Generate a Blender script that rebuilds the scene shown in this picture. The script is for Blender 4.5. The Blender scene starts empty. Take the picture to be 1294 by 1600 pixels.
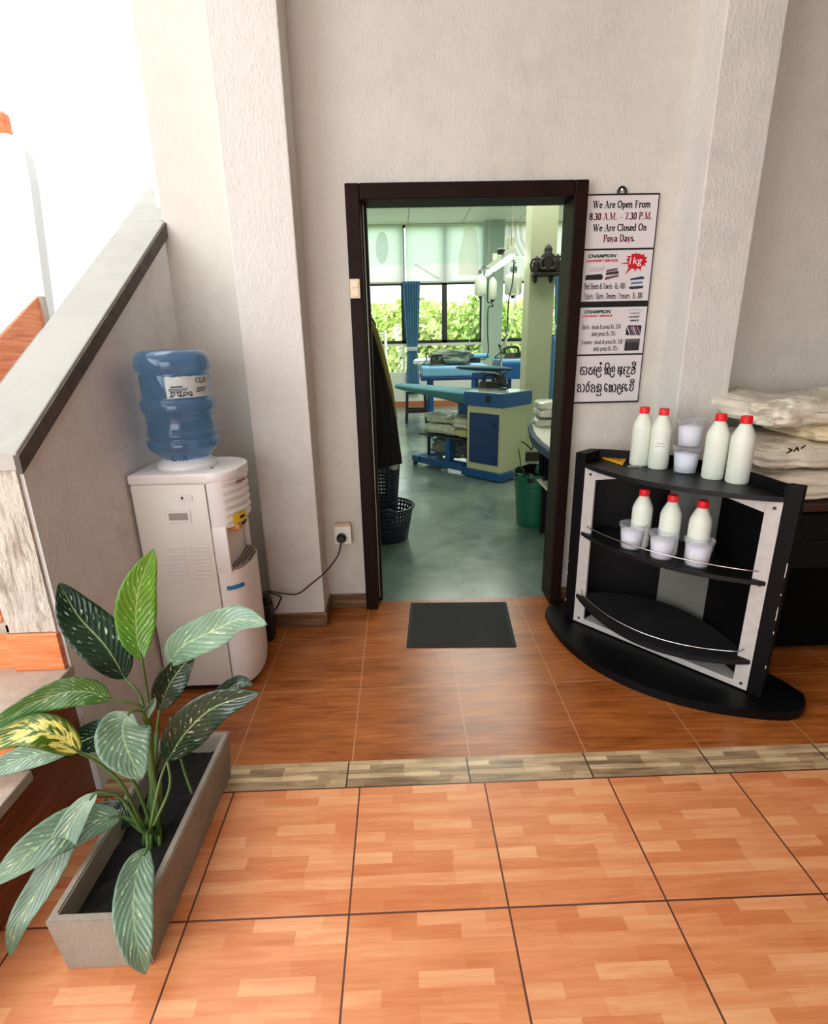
import bpy, bmesh, math, random
from mathutils import Vector, Matrix, noise
C = bpy.context.scene.collection
S = bpy.context.scene
PI = math.pi
R = random.Random(7)

# ---------------------------------------------------------------- camera
F_PX = 838.03; PITCH = 0.310279; YAW = 0.022153; ROLL = -0.021375
CAM = Vector((0, 0, 1.53))
_f = Vector((math.sin(YAW)*math.cos(PITCH), math.cos(YAW)*math.cos(PITCH), -math.sin(PITCH)))
_r = Vector((math.cos(YAW), -math.sin(YAW), 0)); _u = _r.cross(_f)
CR = math.cos(ROLL)*_r + math.sin(ROLL)*_u
CU = -math.sin(ROLL)*_r + math.cos(ROLL)*_u
cd = bpy.data.cameras.new('camera'); cam = bpy.data.objects.new('camera', cd); C.objects.link(cam)
m3 = Matrix((CR, CU, -_f)).transposed()
cam.matrix_world = Matrix.Translation(CAM) @ m3.to_4x4()
cd.sensor_fit = 'VERTICAL'; cd.sensor_height = 36; cd.lens = 36*F_PX/1600; cd.clip_start = .05
S.camera = cam
def ray(px, py): return (px-647)/F_PX*CR - (py-800)/F_PX*CU + _f
def at(px, py, Y):                       # point of the place seen at a pixel, on the upright plane y = Y
    d = ray(px, py); return CAM + d*(Y/d.y)
def atz(px, py, z):                      # ... on the level plane at height z
    d = ray(px, py); return CAM + d*((z-CAM.z)/d.z)
def atx(px, py, X):
    d = ray(px, py); return CAM + d*(X/d.x)

# ---------------------------------------------------------------- light
S.view_settings.view_transform = 'Standard'; S.view_settings.look = 'None'
S.view_settings.gamma = 1.0; S.view_settings.use_curve_mapping = False
S.view_settings.exposure = 0.2
W = bpy.data.worlds.new('world'); S.world = W; W.use_nodes = True
wb = W.node_tree.nodes['Background']; wb.inputs[0].default_value = (.93, .97, 1.0, 1); wb.inputs[1].default_value = 3.0
def area(name, loc, target, sx, sy, power, col=(1, 1, 1), spread=PI):
    l = bpy.data.lights.new(name, 'AREA'); l.shape = 'RECTANGLE'; l.size = sx; l.size_y = sy; l.energy = power; l.color = col
    l.spread = spread
    o = bpy.data.objects.new(name, l); C.objects.link(o); o.location = loc
    o.rotation_euler = (Vector(target)-Vector(loc)).to_track_quat('-Z', 'Y').to_euler(); return o
area('entrance_daylight', (-1.2, -3.3, 1.5), (-.3, 1.6, .5), 2.6, 2.4, 40, (1, .99, .97))
area('side_daylight', (-2.9, -.5, 2.1), (.7, 2.2, .9), 2.8, 2.2, 50, (1, 1, 1))
area('stairwell_skylight', (-1.9, 2.6, 5.6), (-1.8, 2.7, 0), 1.4, 3.6, 60, (1, 1, 1))
area('laundry_ceiling_light', (1.6, 8.0, 3.85), (1.6, 8.0, 0), 2.4, 5.0, 190, (.98, 1, .9))  # unseen fill added to brighten the laundry room, no fixture there

# ---------------------------------------------------------------- helpers
def lin(c):
    if isinstance(c, str): c = tuple(int(c[i:i+2], 16) for i in (0, 2, 4))
    return tuple(((v/255)/12.92 if v <= 10.3 else ((v/255+.055)/1.055)**2.4) for v in c) + (1,)
class NT:                                # small node builder
    def __init__(s, name):
        s.m = bpy.data.materials.new(name); s.m.use_nodes = True; s.t = s.m.node_tree
        s.b = s.t.nodes['Principled BSDF']; s.out = s.t.nodes['Material Output']
    def n(s, typ, **k):
        d = s.t.nodes.new(typ)
        for a, v in k.items():
            if a.startswith('i_'): d.inputs[a[2:].replace('_', ' ')].default_value = v
            else: setattr(d, a, v)
        return d
    def l(s, a, b): s.t.links.new(a, b)
    def math(s, op, a, b=None, c=None):
        d = s.n('ShaderNodeMath', operation=op)
        for i, v in enumerate((a, b, c)):
            if v is None: continue
            if isinstance(v, (int, float)): d.inputs[i].default_value = v
            else: s.l(v, d.inputs[i])
        return d.outputs[0]
    def mix(s, f, a, b, mode='MIX'):
        d = s.n('ShaderNodeMix', data_type='RGBA', blend_type=mode)
        for i, v in ((0, f), (6, a), (7, b)):
            if isinstance(v, (int, float)): d.inputs[i].default_value = v
            elif isinstance(v, tuple): d.inputs[i].default_value = v
            else: s.l(v, d.inputs[i])
        return d.outputs[2]
    def ramp(s, f, p0, p1):
        d = s.n('ShaderNodeMapRange'); s.l(f, d.inputs[0]); d.inputs[1].default_value = p0; d.inputs[2].default_value = p1; return d.outputs[0]
    def pos(s, scale=(1, 1, 1), obj=False, loc=(0, 0, 0)):
        g = s.n('ShaderNodeTexCoord').outputs['Object'] if obj else s.n('ShaderNodeNewGeometry').outputs['Position']
        mp = s.n('ShaderNodeMapping'); mp.inputs['Scale'].default_value = scale; mp.inputs['Location'].default_value = loc
        s.l(g, mp.inputs[0]); return mp.outputs[0]
    def noise(s, vec, scale, detail=4, rough=.55, dist=0):
        d = s.n('ShaderNodeTexNoise'); d.inputs['Scale'].default_value = scale; d.inputs['Detail'].default_value = detail
        d.inputs['Roughness'].default_value = rough; d.inputs['Distortion'].default_value = dist; s.l(vec, d.inputs['Vector']); return d.outputs[0]
    def bump(s, h, strength, dist=.01):
        d = s.n('ShaderNodeBump'); d.inputs['Strength'].default_value = strength; d.inputs['Distance'].default_value = dist
        s.l(h, d.inputs['Height']); s.l(d.outputs[0], s.b.inputs['Normal'])
MATS = {}
def mat(name, col, rough=.5, metal=0, var=.0, vscale=8, bump=0, bscale=60, bstretch=(1, 1, 1), spec=.5, trans=0, alpha=1, emit=0, sheen=0, coat=0, sss=0):
    if name in MATS: return MATS[name]
    t = NT(name); c = lin(col); b = t.b
    b.inputs['Base Color'].default_value = c; b.inputs['Roughness'].default_value = rough; b.inputs['Metallic'].default_value = metal
    b.inputs['Specular IOR Level'].default_value = spec; b.inputs['Transmission Weight'].default_value = trans; b.inputs['Alpha'].default_value = alpha
    b.inputs['Sheen Weight'].default_value = sheen; b.inputs['Coat Weight'].default_value = coat
    if sss: b.inputs['Subsurface Weight'].default_value = sss; b.inputs['Subsurface Radius'].default_value = (.02, .02, .02)
    if emit: b.inputs['Emission Color'].default_value = c; b.inputs['Emission Strength'].default_value = emit
    if var:
        nz = t.noise(t.pos(), vscale)
        lo = tuple(v*(1-var) for v in c[:3])+(1,); hi = tuple(min(1, v*(1+var)) for v in c[:3])+(1,)
        t.l(t.mix(t.ramp(nz, .3, .7), lo, hi), b.inputs['Base Color'])
    if bump: t.bump(t.noise(t.pos(bstretch), bscale, 6, .65), bump)
    MATS[name] = t.m; return t.m

def setp(o, label=None, cat=None, group=None, kind=None):
    if label: o['label'] = label
    if cat: o['category'] = cat
    if group: o['group'] = group
    if kind: o['kind'] = kind
    return o
def wloc(o):
    p = Vector((0, 0, 0))
    while o: p += o.location; o = o.parent
    return p
def thing(name, loc, label, cat, group=None):
    o = bpy.data.objects.new(name, None); C.objects.link(o); o.location = loc; o.empty_display_size = .05
    return setp(o, label, cat, group)
def obj(name, bm, m, parent=None, smooth=False, label=None, cat=None, group=None, kind=None, subsurf=0, solid=0, angle=None):
    if isinstance(bm, MB): bm = bm.bm
    if parent: off = wloc(parent)
    else:
        xs = [v.co for v in bm.verts]
        lo = Vector((min(v[i] for v in xs) for i in range(3))); hi = Vector((max(v[i] for v in xs) for i in range(3)))
        off = Vector(((lo.x+hi.x)/2, (lo.y+hi.y)/2, lo.z))
    bmesh.ops.translate(bm, verts=bm.verts, vec=-off)
    me = bpy.data.meshes.new(name); bm.to_mesh(me); bm.free()
    for p in me.polygons: p.use_smooth = smooth
    if smooth and angle:
        me.set_sharp_from_angle(angle=math.radians(angle))
    for mm in (m if isinstance(m, (list, tuple)) else [m]): me.materials.append(mm)
    o = bpy.data.objects.new(name, me); C.objects.link(o)
    if parent: o.parent = parent
    else: o.location = off
    if subsurf:
        s = o.modifiers.new('s', 'SUBSURF'); s.levels = subsurf; s.render_levels = subsurf
    if solid:
        s = o.modifiers.new('t', 'SOLIDIFY'); s.thickness = solid; s.offset = 0
    return setp(o, label, cat, group, kind)
def struct(name, bm, m, **k): return obj(name, bm, m, kind='structure', **k)
def copy_tree(o, loc=None, rotz=0, label=None):
    c = o.copy(); C.objects.link(c)
    if loc is not None: c.location = loc
    if rotz: c.rotation_euler.z = rotz
    if label: c['label'] = label
    for ch in list(o.children):
        d = ch.copy(); C.objects.link(d); d.parent = c
        for g in list(ch.children):
            e = g.copy(); C.objects.link(e); e.parent = d
    return c
class MB:
    def __init__(s): s.bm = bmesh.new()
    def face(s, pts, uv=None):
        vs = [s.bm.verts.new(p) for p in pts]
        return s.bm.faces.new(vs)
    def _bev(s, vs, bev, seg=2):
        es = list({e for v in vs for e in v.link_edges})
        bmesh.ops.bevel(s.bm, geom=es, offset=bev, segments=seg, affect='EDGES', profile=.5)
    def box(s, x0, x1, y0, y1, z0, z1, bev=0, seg=2):
        return s.hexa([(x0, y0, z0), (x1, y0, z0), (x1, y1, z0), (x0, y1, z0)], [(x0, y0, z1), (x1, y0, z1), (x1, y1, z1), (x0, y1, z1)], bev, seg)
    def hexa(s, bot, top, bev=0, seg=2):
        b = [s.bm.verts.new(p) for p in bot]; t = [s.bm.verts.new(p) for p in top]; n = len(b)
        s.bm.faces.new(b[::-1]); s.bm.faces.new(t)
        for i in range(n): s.bm.faces.new((b[i], b[(i+1) % n], t[(i+1) % n], t[i]))
        if bev: s._bev(b+t, bev, seg)
        return s
    def prism(s, poly, z0, z1, bev=0): return s.hexa([(x, y, z0) for x, y in poly], [(x, y, z1) for x, y in poly], bev)
    def obox(s, c, ax, ay, az, bev=0):   # centre and three half-axis vectors
        c = Vector(c); ax, ay, az = Vector(ax), Vector(ay), Vector(az)
        q = [(-1, -1), (1, -1), (1, 1), (-1, 1)]
        return s.hexa([c+ax*i+ay*j-az for i, j in q], [c+ax*i+ay*j+az for i, j in q], bev)
    def tube(s, pts, r, seg=8, closed=False):
        pts = [Vector(p) for p in pts]; n = len(pts); rings = []
        rr = r if isinstance(r, (list, tuple)) else [r]*n
        ref = None
        for i, p in enumerate(pts):
            a = pts[i-1] if (i > 0 or closed) else p; b = pts[(i+1) % n] if (i < n-1 or closed) else p
            t = (b-a).normalized() if (b-a).length > 1e-9 else Vector((0, 0, 1))
            if ref is None:
                ref = t.cross(Vector((0, 0, 1)))
                if ref.length < .1: ref = t.cross(Vector((1, 0, 0)))
            x = (ref - t*ref.dot(t)); x = x.normalized() if x.length > 1e-6 else t.orthogonal().normalized()
            ref = x; y = t.cross(x)
            rings.append([s.bm.verts.new(p+(x*math.cos(2*PI*k/seg)+y*math.sin(2*PI*k/seg))*rr[i]) for k in range(seg)])
        m = n if closed else n-1
        for i in range(m):
            A, B = rings[i], rings[(i+1) % n]
            for k in range(seg): s.bm.faces.new((A[k], A[(k+1) % seg], B[(k+1) % seg], B[k]))
        if not closed: s.bm.faces.new(rings[0][::-1]); s.bm.faces.new(rings[-1])
        return s
    def lathe(s, prof, c, seg=32, sx=1, sy=1, cap=True):   # prof [(r,z)...]
        rings = []
        for r, z in prof:
            rings.append([s.bm.verts.new((c[0]+r*sx*math.cos(2*PI*k/seg), c[1]+r*sy*math.sin(2*PI*k/seg), c[2]+z)) for k in range(seg)])
        for A, B in zip(rings, rings[1:]):
            for k in range(seg): s.bm.faces.new((A[k], A[(k+1) % seg], B[(k+1) % seg], B[k]))
        if cap: s.bm.faces.new(rings[0][::-1]); s.bm.faces.new(rings[-1])
        return s
    def grid(s, fn, nu, nv, closeu=False, uv=False):
        V = [[s.bm.verts.new(fn(i/nu, j/nv)) for j in range(nv+1)] for i in range(nu+(0 if closeu else 1))]
        L = s.bm.loops.layers.uv.verify() if uv else None
        for i in range(nu):
            for j in range(nv):
                a = (i, j), ((i+1) % len(V) if closeu else i+1, j), ((i+1) % len(V) if closeu else i+1, j+1), (i, j+1)
                f = s.bm.faces.new([V[p][q] for p, q in a])
                if uv:
                    for lp, (p, q) in zip(f.loops, a): lp[L].uv = (p/nu, q/nv)
        return s
def bez(pts, n=24):                      # Catmull-Rom through points
    P = [Vector(p) for p in pts]; P = [2*P[0]-P[1]]+P+[2*P[-1]-P[-2]]; out = []
    seg = len(P)-3
    for i in range(n+1):
        t = i/n*seg; k = min(int(t), seg-1); u = t-k; a, b, c, d = P[k:k+4]
        out.append(.5*((2*b)+(c-a)*u+(2*a-5*b+4*c-d)*u*u+(3*b-a-3*c+d)*u**3))
    return out
def hull(pts):
    pts = sorted(set((round(x, 6), round(y, 6)) for x, y in pts))
    def half(ps):
        h = []
        for p in ps:
            while len(h) > 1 and (h[-1][0]-h[-2][0])*(p[1]-h[-2][1])-(h[-1][1]-h[-2][1])*(p[0]-h[-2][0]) <= 0: h.pop()
            h.append(p)
        return h[:-1]
    return half(pts)+half(pts[::-1])
# ------------------------------------------------ lettering: broad-nib serif strokes, and the built-in sans
def _arc(cx, cy, rx, ry, a0, a1, n=12): return [(cx+rx*math.cos(math.radians(a0+(a1-a0)*i/n)), cy+ry*math.sin(math.radians(a0+(a1-a0)*i/n))) for i in range(n+1)]
def _sf(x, y, w=.13): return ('t', [(x-w, y), (x+w, y)])
def _o(cx, cy, rx, ry): return ('T', _arc(cx, cy, rx, ry, 0, 360, 20))
X = .64
SERIF = {
 'A': (.84, [('t', [(.1, 0), (.4, 1)]), ('T', [(.42, .97), (.7, 0)]), ('t', [(.2, .34), (.6, .34)]), _sf(.1, 0), _sf(.7, 0)]),
 'B': (.76, [('T', [(.18, 0), (.18, 1)]), ('T', [(.18, .97)]+_arc(.36, .76, .2, .22, 90, -90)+[(.18, .54)]), ('T', _arc(.38, .28, .24, .27, 90, -90)+[(.18, .01)]), _sf(.16, 0), _sf(.16, 1)]),
 'C': (.8, [('T', _arc(.46, .5, .34, .5, 40, 320, 18)), ('t', [(.72, .98), (.72, .72)])]),
 'D': (.84, [('T', [(.18, 0), (.18, 1)]), ('T', [(.18, .98)]+_arc(.36, .5, .32, .49, 90, -90, 16)+[(.18, .02)]), _sf(.16, 0), _sf(.16, 1)]),
 'F': (.7, [('T', [(.2, 0), (.2, 1)]), ('t', [(.2, .97), (.64, .97), (.64, .76)]), ('t', [(.2, .52), (.48, .52), (.48, .4), (.48, .64)]), _sf(.2, 0), _sf(.16, 1)]),
 'M': (1.06, [('t', [(.14, 0), (.16, 1)]), ('T', [(.18, 1), (.5, .05)]), ('t', [(.5, .05), (.82, 1)]), ('T', [(.86, 1), (.86, 0)]), _sf(.14, 0), _sf(.86, 0), _sf(.12, 1, .08), _sf(.9, 1, .08)]),
 'O': (.86, [_o(.43, .5, .32, .49)]),
 'P': (.72, [('T', [(.18, 0), (.18, 1)]), ('T', [(.18, .97)]+_arc(.36, .73, .24, .25, 90, -90)+[(.18, .48)]), _sf(.18, 0), _sf(.16, 1)]),
 'R': (.8, [('T', [(.18, 0), (.18, 1)]), ('T', [(.18, .97)]+_arc(.34, .74, .22, .24, 90, -90)+[(.18, .5)]), ('T', [(.36, .5), (.68, 0)]), _sf(.18, 0), _sf(.16, 1), _sf(.7, 0, .08)]),
 'S': (.62, [('T', _arc(.32, .74, .2, .24, 50, 270)[:]+_arc(.32, .26, .22, .25, 90, -140)), ('t', [(.5, .98), (.5, .74)]), ('t', [(.1, .02), (.1, .26)])]),
 'T': (.74, [('T', [(.37, 0), (.37, 1)]), ('t', [(.08, .74), (.08, .97), (.66, .97), (.66, .74)]), _sf(.37, 0)]),
 'W': (1.1, [('T', [(.12, 1), (.34, .03)]), ('t', [(.34, .03), (.54, .95)]), ('T', [(.5, 1), (.74, .03)]), ('t', [(.74, .03), (.96, 1)]), _sf(.12, 1), _sf(.5, 1, .1), _sf(.96, 1, .1)]),
 'a': (.56, [('T', _arc(.26, .46, .16, .17, 150, 0)+[(.42, .08), (.5, .02)]), ('T', _arc(.25, .17, .17, .16, 60, 330))]),
 'd': (.62, [('T', _arc(.28, .31, .2, .31, 30, 330, 16)), ('T', [(.46, 1), (.46, 0)]), _sf(.4, 1, .07), _sf(.52, 0, .06)]),
 'e': (.54, [('T', [(.1, .36), (.44, .36)]+_arc(.28, .33, .18, .3, 10, 320, 16))]),
 'h': (.66, [('T', [(.15, 0), (.15, 1)]), ('T', [(.15, .48)]+_arc(.34, .44, .14, .19, 130, 0)+[(.48, 0)]), _sf(.15, 0, .1), _sf(.5, 0, .1), _sf(.1, 1, .07)]),
 'i': (.34, [('T', [(.16, 0), (.16, X)]), ('T', [(.16, .86), (.16, .92)]), _sf(.16, 0, .1), _sf(.1, X, .07)]),
 'l': (.34, [('T', [(.16, 0), (.16, 1)]), _sf(.16, 0, .1), _sf(.1, 1, .07)]),
 'm': (.98, [('T', [(.15, 0), (.15, X)]), ('T', [(.15, .48)]+_arc(.32, .44, .14, .19, 130, 0)+[(.46, 0)]), ('T', [(.46, .48)]+_arc(.64, .44, .14, .19, 130, 0)+[(.78, 0)]), _sf(.15, 0, .1), _sf(.46, 0, .1), _sf(.8, 0, .1), _sf(.1, X, .07)]),
 'n': (.66, [('T', [(.15, 0), (.15, X)]), ('T', [(.15, .48)]+_arc(.34, .44, .14, .19, 130, 0)+[(.48, 0)]), _sf(.15, 0, .1), _sf(.5, 0, .1), _sf(.1, X, .07)]),
 'o': (.6, [_o(.3, .32, .21, .31)]),
 'p': (.64, [('T', [(.15, -.26), (.15, X)]), ('T', _arc(.32, .32, .2, .3, 150, -150, 16)), _sf(.15, -.26, .1), _sf(.1, X, .07)]),
 'r': (.5, [('T', [(.15, 0), (.15, X)]), ('T', [(.15, .46)]+_arc(.32, .44, .12, .18, 120, 40)), _sf(.15, 0, .1), _sf(.1, X, .07)]),
 's': (.46, [('T', _arc(.23, .48, .13, .15, 50, 270)+_arc(.23, .17, .14, .16, 90, -140))]),
 't': (.4, [('T', [(.17, .86), (.17, .12)]+_arc(.26, .1, .09, .09, 180, 320)), ('t', [(.04, .6), (.36, .6)])]),
 'u': (.66, [('T', [(.15, X), (.15, .2)]+_arc(.3, .19, .15, .18, 180, 310)), ('T', [(.48, X), (.48, 0)]), _sf(.1, X, .07), _sf(.42, X, .07)]),
 'w': (.82, [('T', [(.1, X), (.26, .03)]), ('t', [(.26, .03), (.4, .6)]), ('T', [(.38, X), (.54, .03)]), ('t', [(.54, .03), (.7, X)]), _sf(.1, X, .09), _sf(.7, X, .08)]),
 'y': (.6, [('T', [(.1, X), (.32, .03)]), ('t', [(.52, X), (.28, -.2), (.12, -.24)]), _sf(.1, X, .09), _sf(.52, X, .08)]),
 '&': (.84, [('T', [(.72, 0), (.28, .66)]+_arc(.38, .8, .14, .16, 200, -20)+[(.2, .42)]+_arc(.3, .22, .2, .22, 130, 300)+[(.7, .5)])]),
 '(': (.36, [('T', _arc(.42, .38, .26, .66, 130, 230))]), ')': (.36, [('T', _arc(-.06, .38, .26, .66, 50, -50))]),
 '-': (.4, [('T', [(.1, .32), (.3, .32)])]), '–': (.7, [('t', [(.08, .34), (.62, .34)])]),
 '.': (.28, [('T', [(.13, .05), (.13, .1)])]), '/': (.4, [('t', [(.06, -.05), (.34, 1)])]), ' ': (.34, []),
 '0': (.6, [_o(.3, .49, .2, .48)]),
 '2': (.6, [('T', _arc(.28, .72, .18, .25, 160, -30)+[(.12, .06)]), ('T', [(.1, .05), (.5, .05)]), ('t', [(.52, .04), (.54, .2)])]),
 '3': (.6, [('T', _arc(.27, .74, .17, .23, 150, -80)), ('T', _arc(.27, .26, .2, .25, 80, -150))]),
 '4': (.6, [('t', [(.4, 1), (.06, .28), (.54, .28)]), ('T', [(.4, 1), (.4, 0)])]),
 '5': (.6, [('t', [(.5, .97), (.16, .97), (.13, .56)]), ('T', [(.13, .56)]+_arc(.27, .3, .21, .29, 110, -140))]),
 '7': (.6, [('T', [(.1, .95), (.5, .95)]), ('T', [(.5, .95), (.24, 0)]), ('t', [(.08, .8), (.08, .97)])]),
 '8': (.6, [_o(.3, .75, .16, .22), _o(.3, .26, .2, .26)]),
}
def nib_strokes(bm, strokes, fn, hx, hy, octo=False):
    nib = [(hx*math.cos(PI/8+k*PI/4), hy*math.sin(PI/8+k*PI/4)) for k in range(8)] if octo else [(-hx, -hy), (hx, -hy), (hx, hy), (-hx, hy)]
    for st in strokes:
        for a, b in zip(st, st[1:]):
            h = hull([(p[0]+q[0], p[1]+q[1]) for p in (a, b) for q in nib])
            if len(h) > 2: bm.face([fn(x, y) for x, y in h])
def serif_text(bm, s, fn, width=None, height=1.0, x=0, y=0, align='l', bold=1.0):
    adv = sum(SERIF[c][0] for c in s); sx = (width/adv) if width else height
    x0 = x-(adv*sx/2 if align == 'c' else 0)
    cx = 0
    for c in s:
        w, st = SERIF[c]
        for kind, pl in st:
            hx, hy = (.078*bold, .035*bold) if kind == 'T' else (.03, .03)
            nib_strokes(bm, [pl], lambda a, b: fn(x0+(cx+a)*sx, y+b*height), hx, hy)
        cx += w
def sans_text(bm, s, fn, width, height, x=0, y=0, shear=0, bold=.0):
    cu = bpy.data.curves.new('t', 'FONT'); cu.body = s; cu.shear = shear; cu.offset = bold; cu.resolution_u = 3
    o = bpy.data.objects.new('t', cu); C.objects.link(o); bpy.context.view_layer.update()
    me = bpy.data.meshes.new_from_object(o); xs = [v.co.x for v in me.vertices]; ys = [v.co.y for v in me.vertices]
    x0, x1, y0, y1 = min(xs), max(xs), min(ys), max(ys)
    vs = [bm.bm.verts.new(fn(x+(v.co.x-x0)/(x1-x0)*width, y+(v.co.y-y0)/(y1-y0)*height)) for v in me.vertices]
    for p in me.polygons:
        try: bm.bm.faces.new([vs[i] for i in p.vertices])
        except ValueError: pass
    C.objects.unlink(o); bpy.data.objects.remove(o); bpy.data.meshes.remove(me); bpy.data.curves.remove(cu)
# ---------------------------------------------------------------- materials of the setting
T = .45; X0 = -.632; YT = 1.543; XD = -.219; YD = 1.669
def tile_mat(name, x0, y0, tw, th, c_lo, c_mid, c_hi, grout, plank_w, plank_h, rough, mort=.003, grain=.5, plank_mix=.8, joint_hi=None):
    t = NT(name); p = t.pos(loc=(-x0, -y0, 0))
    g = t.n('ShaderNodeTexBrick', offset=0.0, squash=1.0); g.inputs['Scale'].default_value = 1; g.inputs['Mortar Size'].default_value = mort
    g.inputs['Brick Width'].default_value = tw; g.inputs['Row Height'].default_value = th; g.inputs['Mortar Smooth'].default_value = 0; t.l(p, g.inputs['Vector'])
    # printed planks, repeated on every tile
    sep = t.n('ShaderNodeSeparateXYZ'); t.l(p, sep.inputs[0])
    fx = t.math('FLOORED_MODULO', sep.outputs[0], tw); fy = t.math('FLOORED_MODULO', sep.outputs[1], th)
    cmb = t.n('ShaderNodeCombineXYZ'); t.l(fx, cmb.inputs[0]); t.l(fy, cmb.inputs[1])
    pl = t.n('ShaderNodeTexBrick', offset=.37, offset_frequency=2, squash=.8, squash_frequency=3); pl.inputs['Scale'].default_value = 1; pl.inputs['Mortar Size'].default_value = 0
    pl.inputs['Brick Width'].default_value = plank_w; pl.inputs['Row Height'].default_value = plank_h; pl.inputs['Bias'].default_value = -.1
    pl.inputs['Color1'].default_value = (0, 0, 0, 1); pl.inputs['Color2'].default_value = (1, 1, 1, 1); t.l(cmb.outputs[0], pl.inputs['Vector'])
    mp = t.n('ShaderNodeMapping'); mp.inputs['Scale'].default_value = (5, 60, 1); t.l(p, mp.inputs[0])
    gr = t.noise(mp.outputs[0], 1.0, 5, .6, .6)
    mp2 = t.n('ShaderNodeMapping'); mp2.inputs['Scale'].default_value = (2.2, 9, 1); t.l(p, mp2.inputs[0])
    big = t.noise(mp2.outputs[0], 1.0, 3, .5, .3)
    v = t.math('ADD', t.math('MULTIPLY', pl.outputs['Color'], plank_mix), t.math('MULTIPLY', t.ramp(gr, .3, .7), grain))
    v = t.math('ADD', v, t.math('MULTIPLY', t.ramp(big, .35, .65), grain*.6))
    v = t.math('DIVIDE', v, plank_mix+grain*1.6)
    cr = t.n('ShaderNodeValToRGB'); e = cr.color_ramp.elements; e[0].position = .12; e[0].color = lin(c_lo); e[1].position = .85; e[1].color = lin(c_hi)
    k = cr.color_ramp.elements.new(.5); k.color = lin(c_mid); t.l(v, cr.inputs[0])
    col = t.mix(g.outputs['Fac'], cr.outputs[0], lin(grout)); t.l(col, t.b.inputs['Base Color'])
    t.b.inputs['Roughness'].default_value = rough
    t.bump(t.math('SUBTRACT', 1.0, g.outputs['Fac']), .35, .002)
    return t.m
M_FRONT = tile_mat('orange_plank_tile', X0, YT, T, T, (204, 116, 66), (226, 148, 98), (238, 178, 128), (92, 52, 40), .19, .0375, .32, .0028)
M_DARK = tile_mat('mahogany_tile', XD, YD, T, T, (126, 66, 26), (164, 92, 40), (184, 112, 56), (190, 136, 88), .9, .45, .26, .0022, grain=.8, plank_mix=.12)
M_TRIM = tile_mat('walnut_strip_tile', XD-.013, YT-.0, T, .2, (116, 92, 66), (188, 160, 122), (236, 212, 168), (62, 46, 36), .13, .021, .3, .003, grain=.55)
def side_tile(name, lo, mid, hi):
    t = NT(name); p = t.pos((4, 4, 60)); v = t.noise(p, 1, 5, .6, .5)
    cr = t.n('ShaderNodeValToRGB'); e = cr.color_ramp.elements; e[0].position = .3; e[0].color = lin(lo); e[1].position = .7; e[1].color = lin(hi)
    k = e.new(.5); k.color = lin(mid); t.l(v, cr.inputs[0]); t.l(cr.outputs[0], t.b.inputs['Base Color']); t.b.inputs['Roughness'].default_value = .35; return t.m
M_SKIRT = side_tile('walnut_skirting', (70, 46, 30), (112, 80, 54), (160, 122, 82))
M_STAIRTILE = side_tile('orange_stair_tile', (196, 98, 52), (222, 128, 76), (236, 158, 108))
M_RISER = side_tile('brown_riser_tile', (96, 46, 22), (130, 66, 34), (150, 84, 48))  # orange stair tile with the side's shade put into its colour
M_NOSE = mat('grey_nosing', (176, 164, 150), .45, var=.15, vscale=20, bump=.2)
def plaster(name, c, strength=.35, scale=70, stains=.12, rough=.9):
    t = NT(name); p = t.pos((1, 1, .55)); n1 = t.noise(p, scale, 5, .6); n2 = t.noise(p, 2.3, 4, .6); n3 = t.noise(t.pos(), 9, 5, .7)
    c = lin(c); d = tuple(v*(1-stains*1.6) for v in c[:3])+(1,)
    f = t.math('MULTIPLY', t.ramp(n2, .35, .75), t.ramp(n3, .35, .7))
    t.l(t.mix(f, c, d), t.b.inputs['Base Color']); t.b.inputs['Roughness'].default_value = rough
    h = t.math('ADD', n1, t.math('MULTIPLY', t.noise(p, scale*.35, 3, .6), .8)); t.bump(h, strength, .012); return t.m
M_WALL = plaster('rough_plaster', (214, 210, 200), .34)
M_WALL2 = plaster('coarse_plaster', (222, 219, 212), .42, 80)
M_PARA = plaster('stained_plaster', (232, 230, 228), .45, 60, .22)
M_WHITEWALL = plaster('white_plaster', (236, 236, 234), .15, 50, .05)
t = NT('raw_cement_edge'); p = t.pos((30, 30, 5)); n1 = t.noise(p, 1.6, 6, .7, .4); n2 = t.noise(t.pos(), 45, 5, .7)
t.l(t.mix(t.ramp(n1, .34, .5), lin((160, 146, 130)), lin((224, 214, 200))), t.b.inputs['Base Color']); t.b.inputs['Roughness'].default_value = .95
t.bump(t.math('ADD', n1, t.math('MULTIPLY', n2, .6)), 1.0, .02); M_RAW = t.m
M_CAP = plaster('grey_coping', (176, 174, 166), .12, 40, .2, .7)
M_CAPEDGE = mat('dark_coping_edge', (86, 78, 72), .8, var=.35, vscale=18)
M_DOORWOOD = mat('dark_door_wood', (30, 15, 12), .5, var=.25, vscale=10, spec=.12)
M_WHITE = mat('white_paint', (236, 236, 230), .5)
M_CREAMWALL = mat('laundry_wall_paint', (206, 214, 190), .6, var=.04)
M_BLACK = mat('black_plastic', (16, 16, 17), .4)
M_CHROME = mat('chrome', (210, 210, 210), .18, 1)
M_ALU = mat('window_trim', (228, 230, 226), .4)

WY = 2.93; WYB = 3.07; ZC = 3.9
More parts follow.
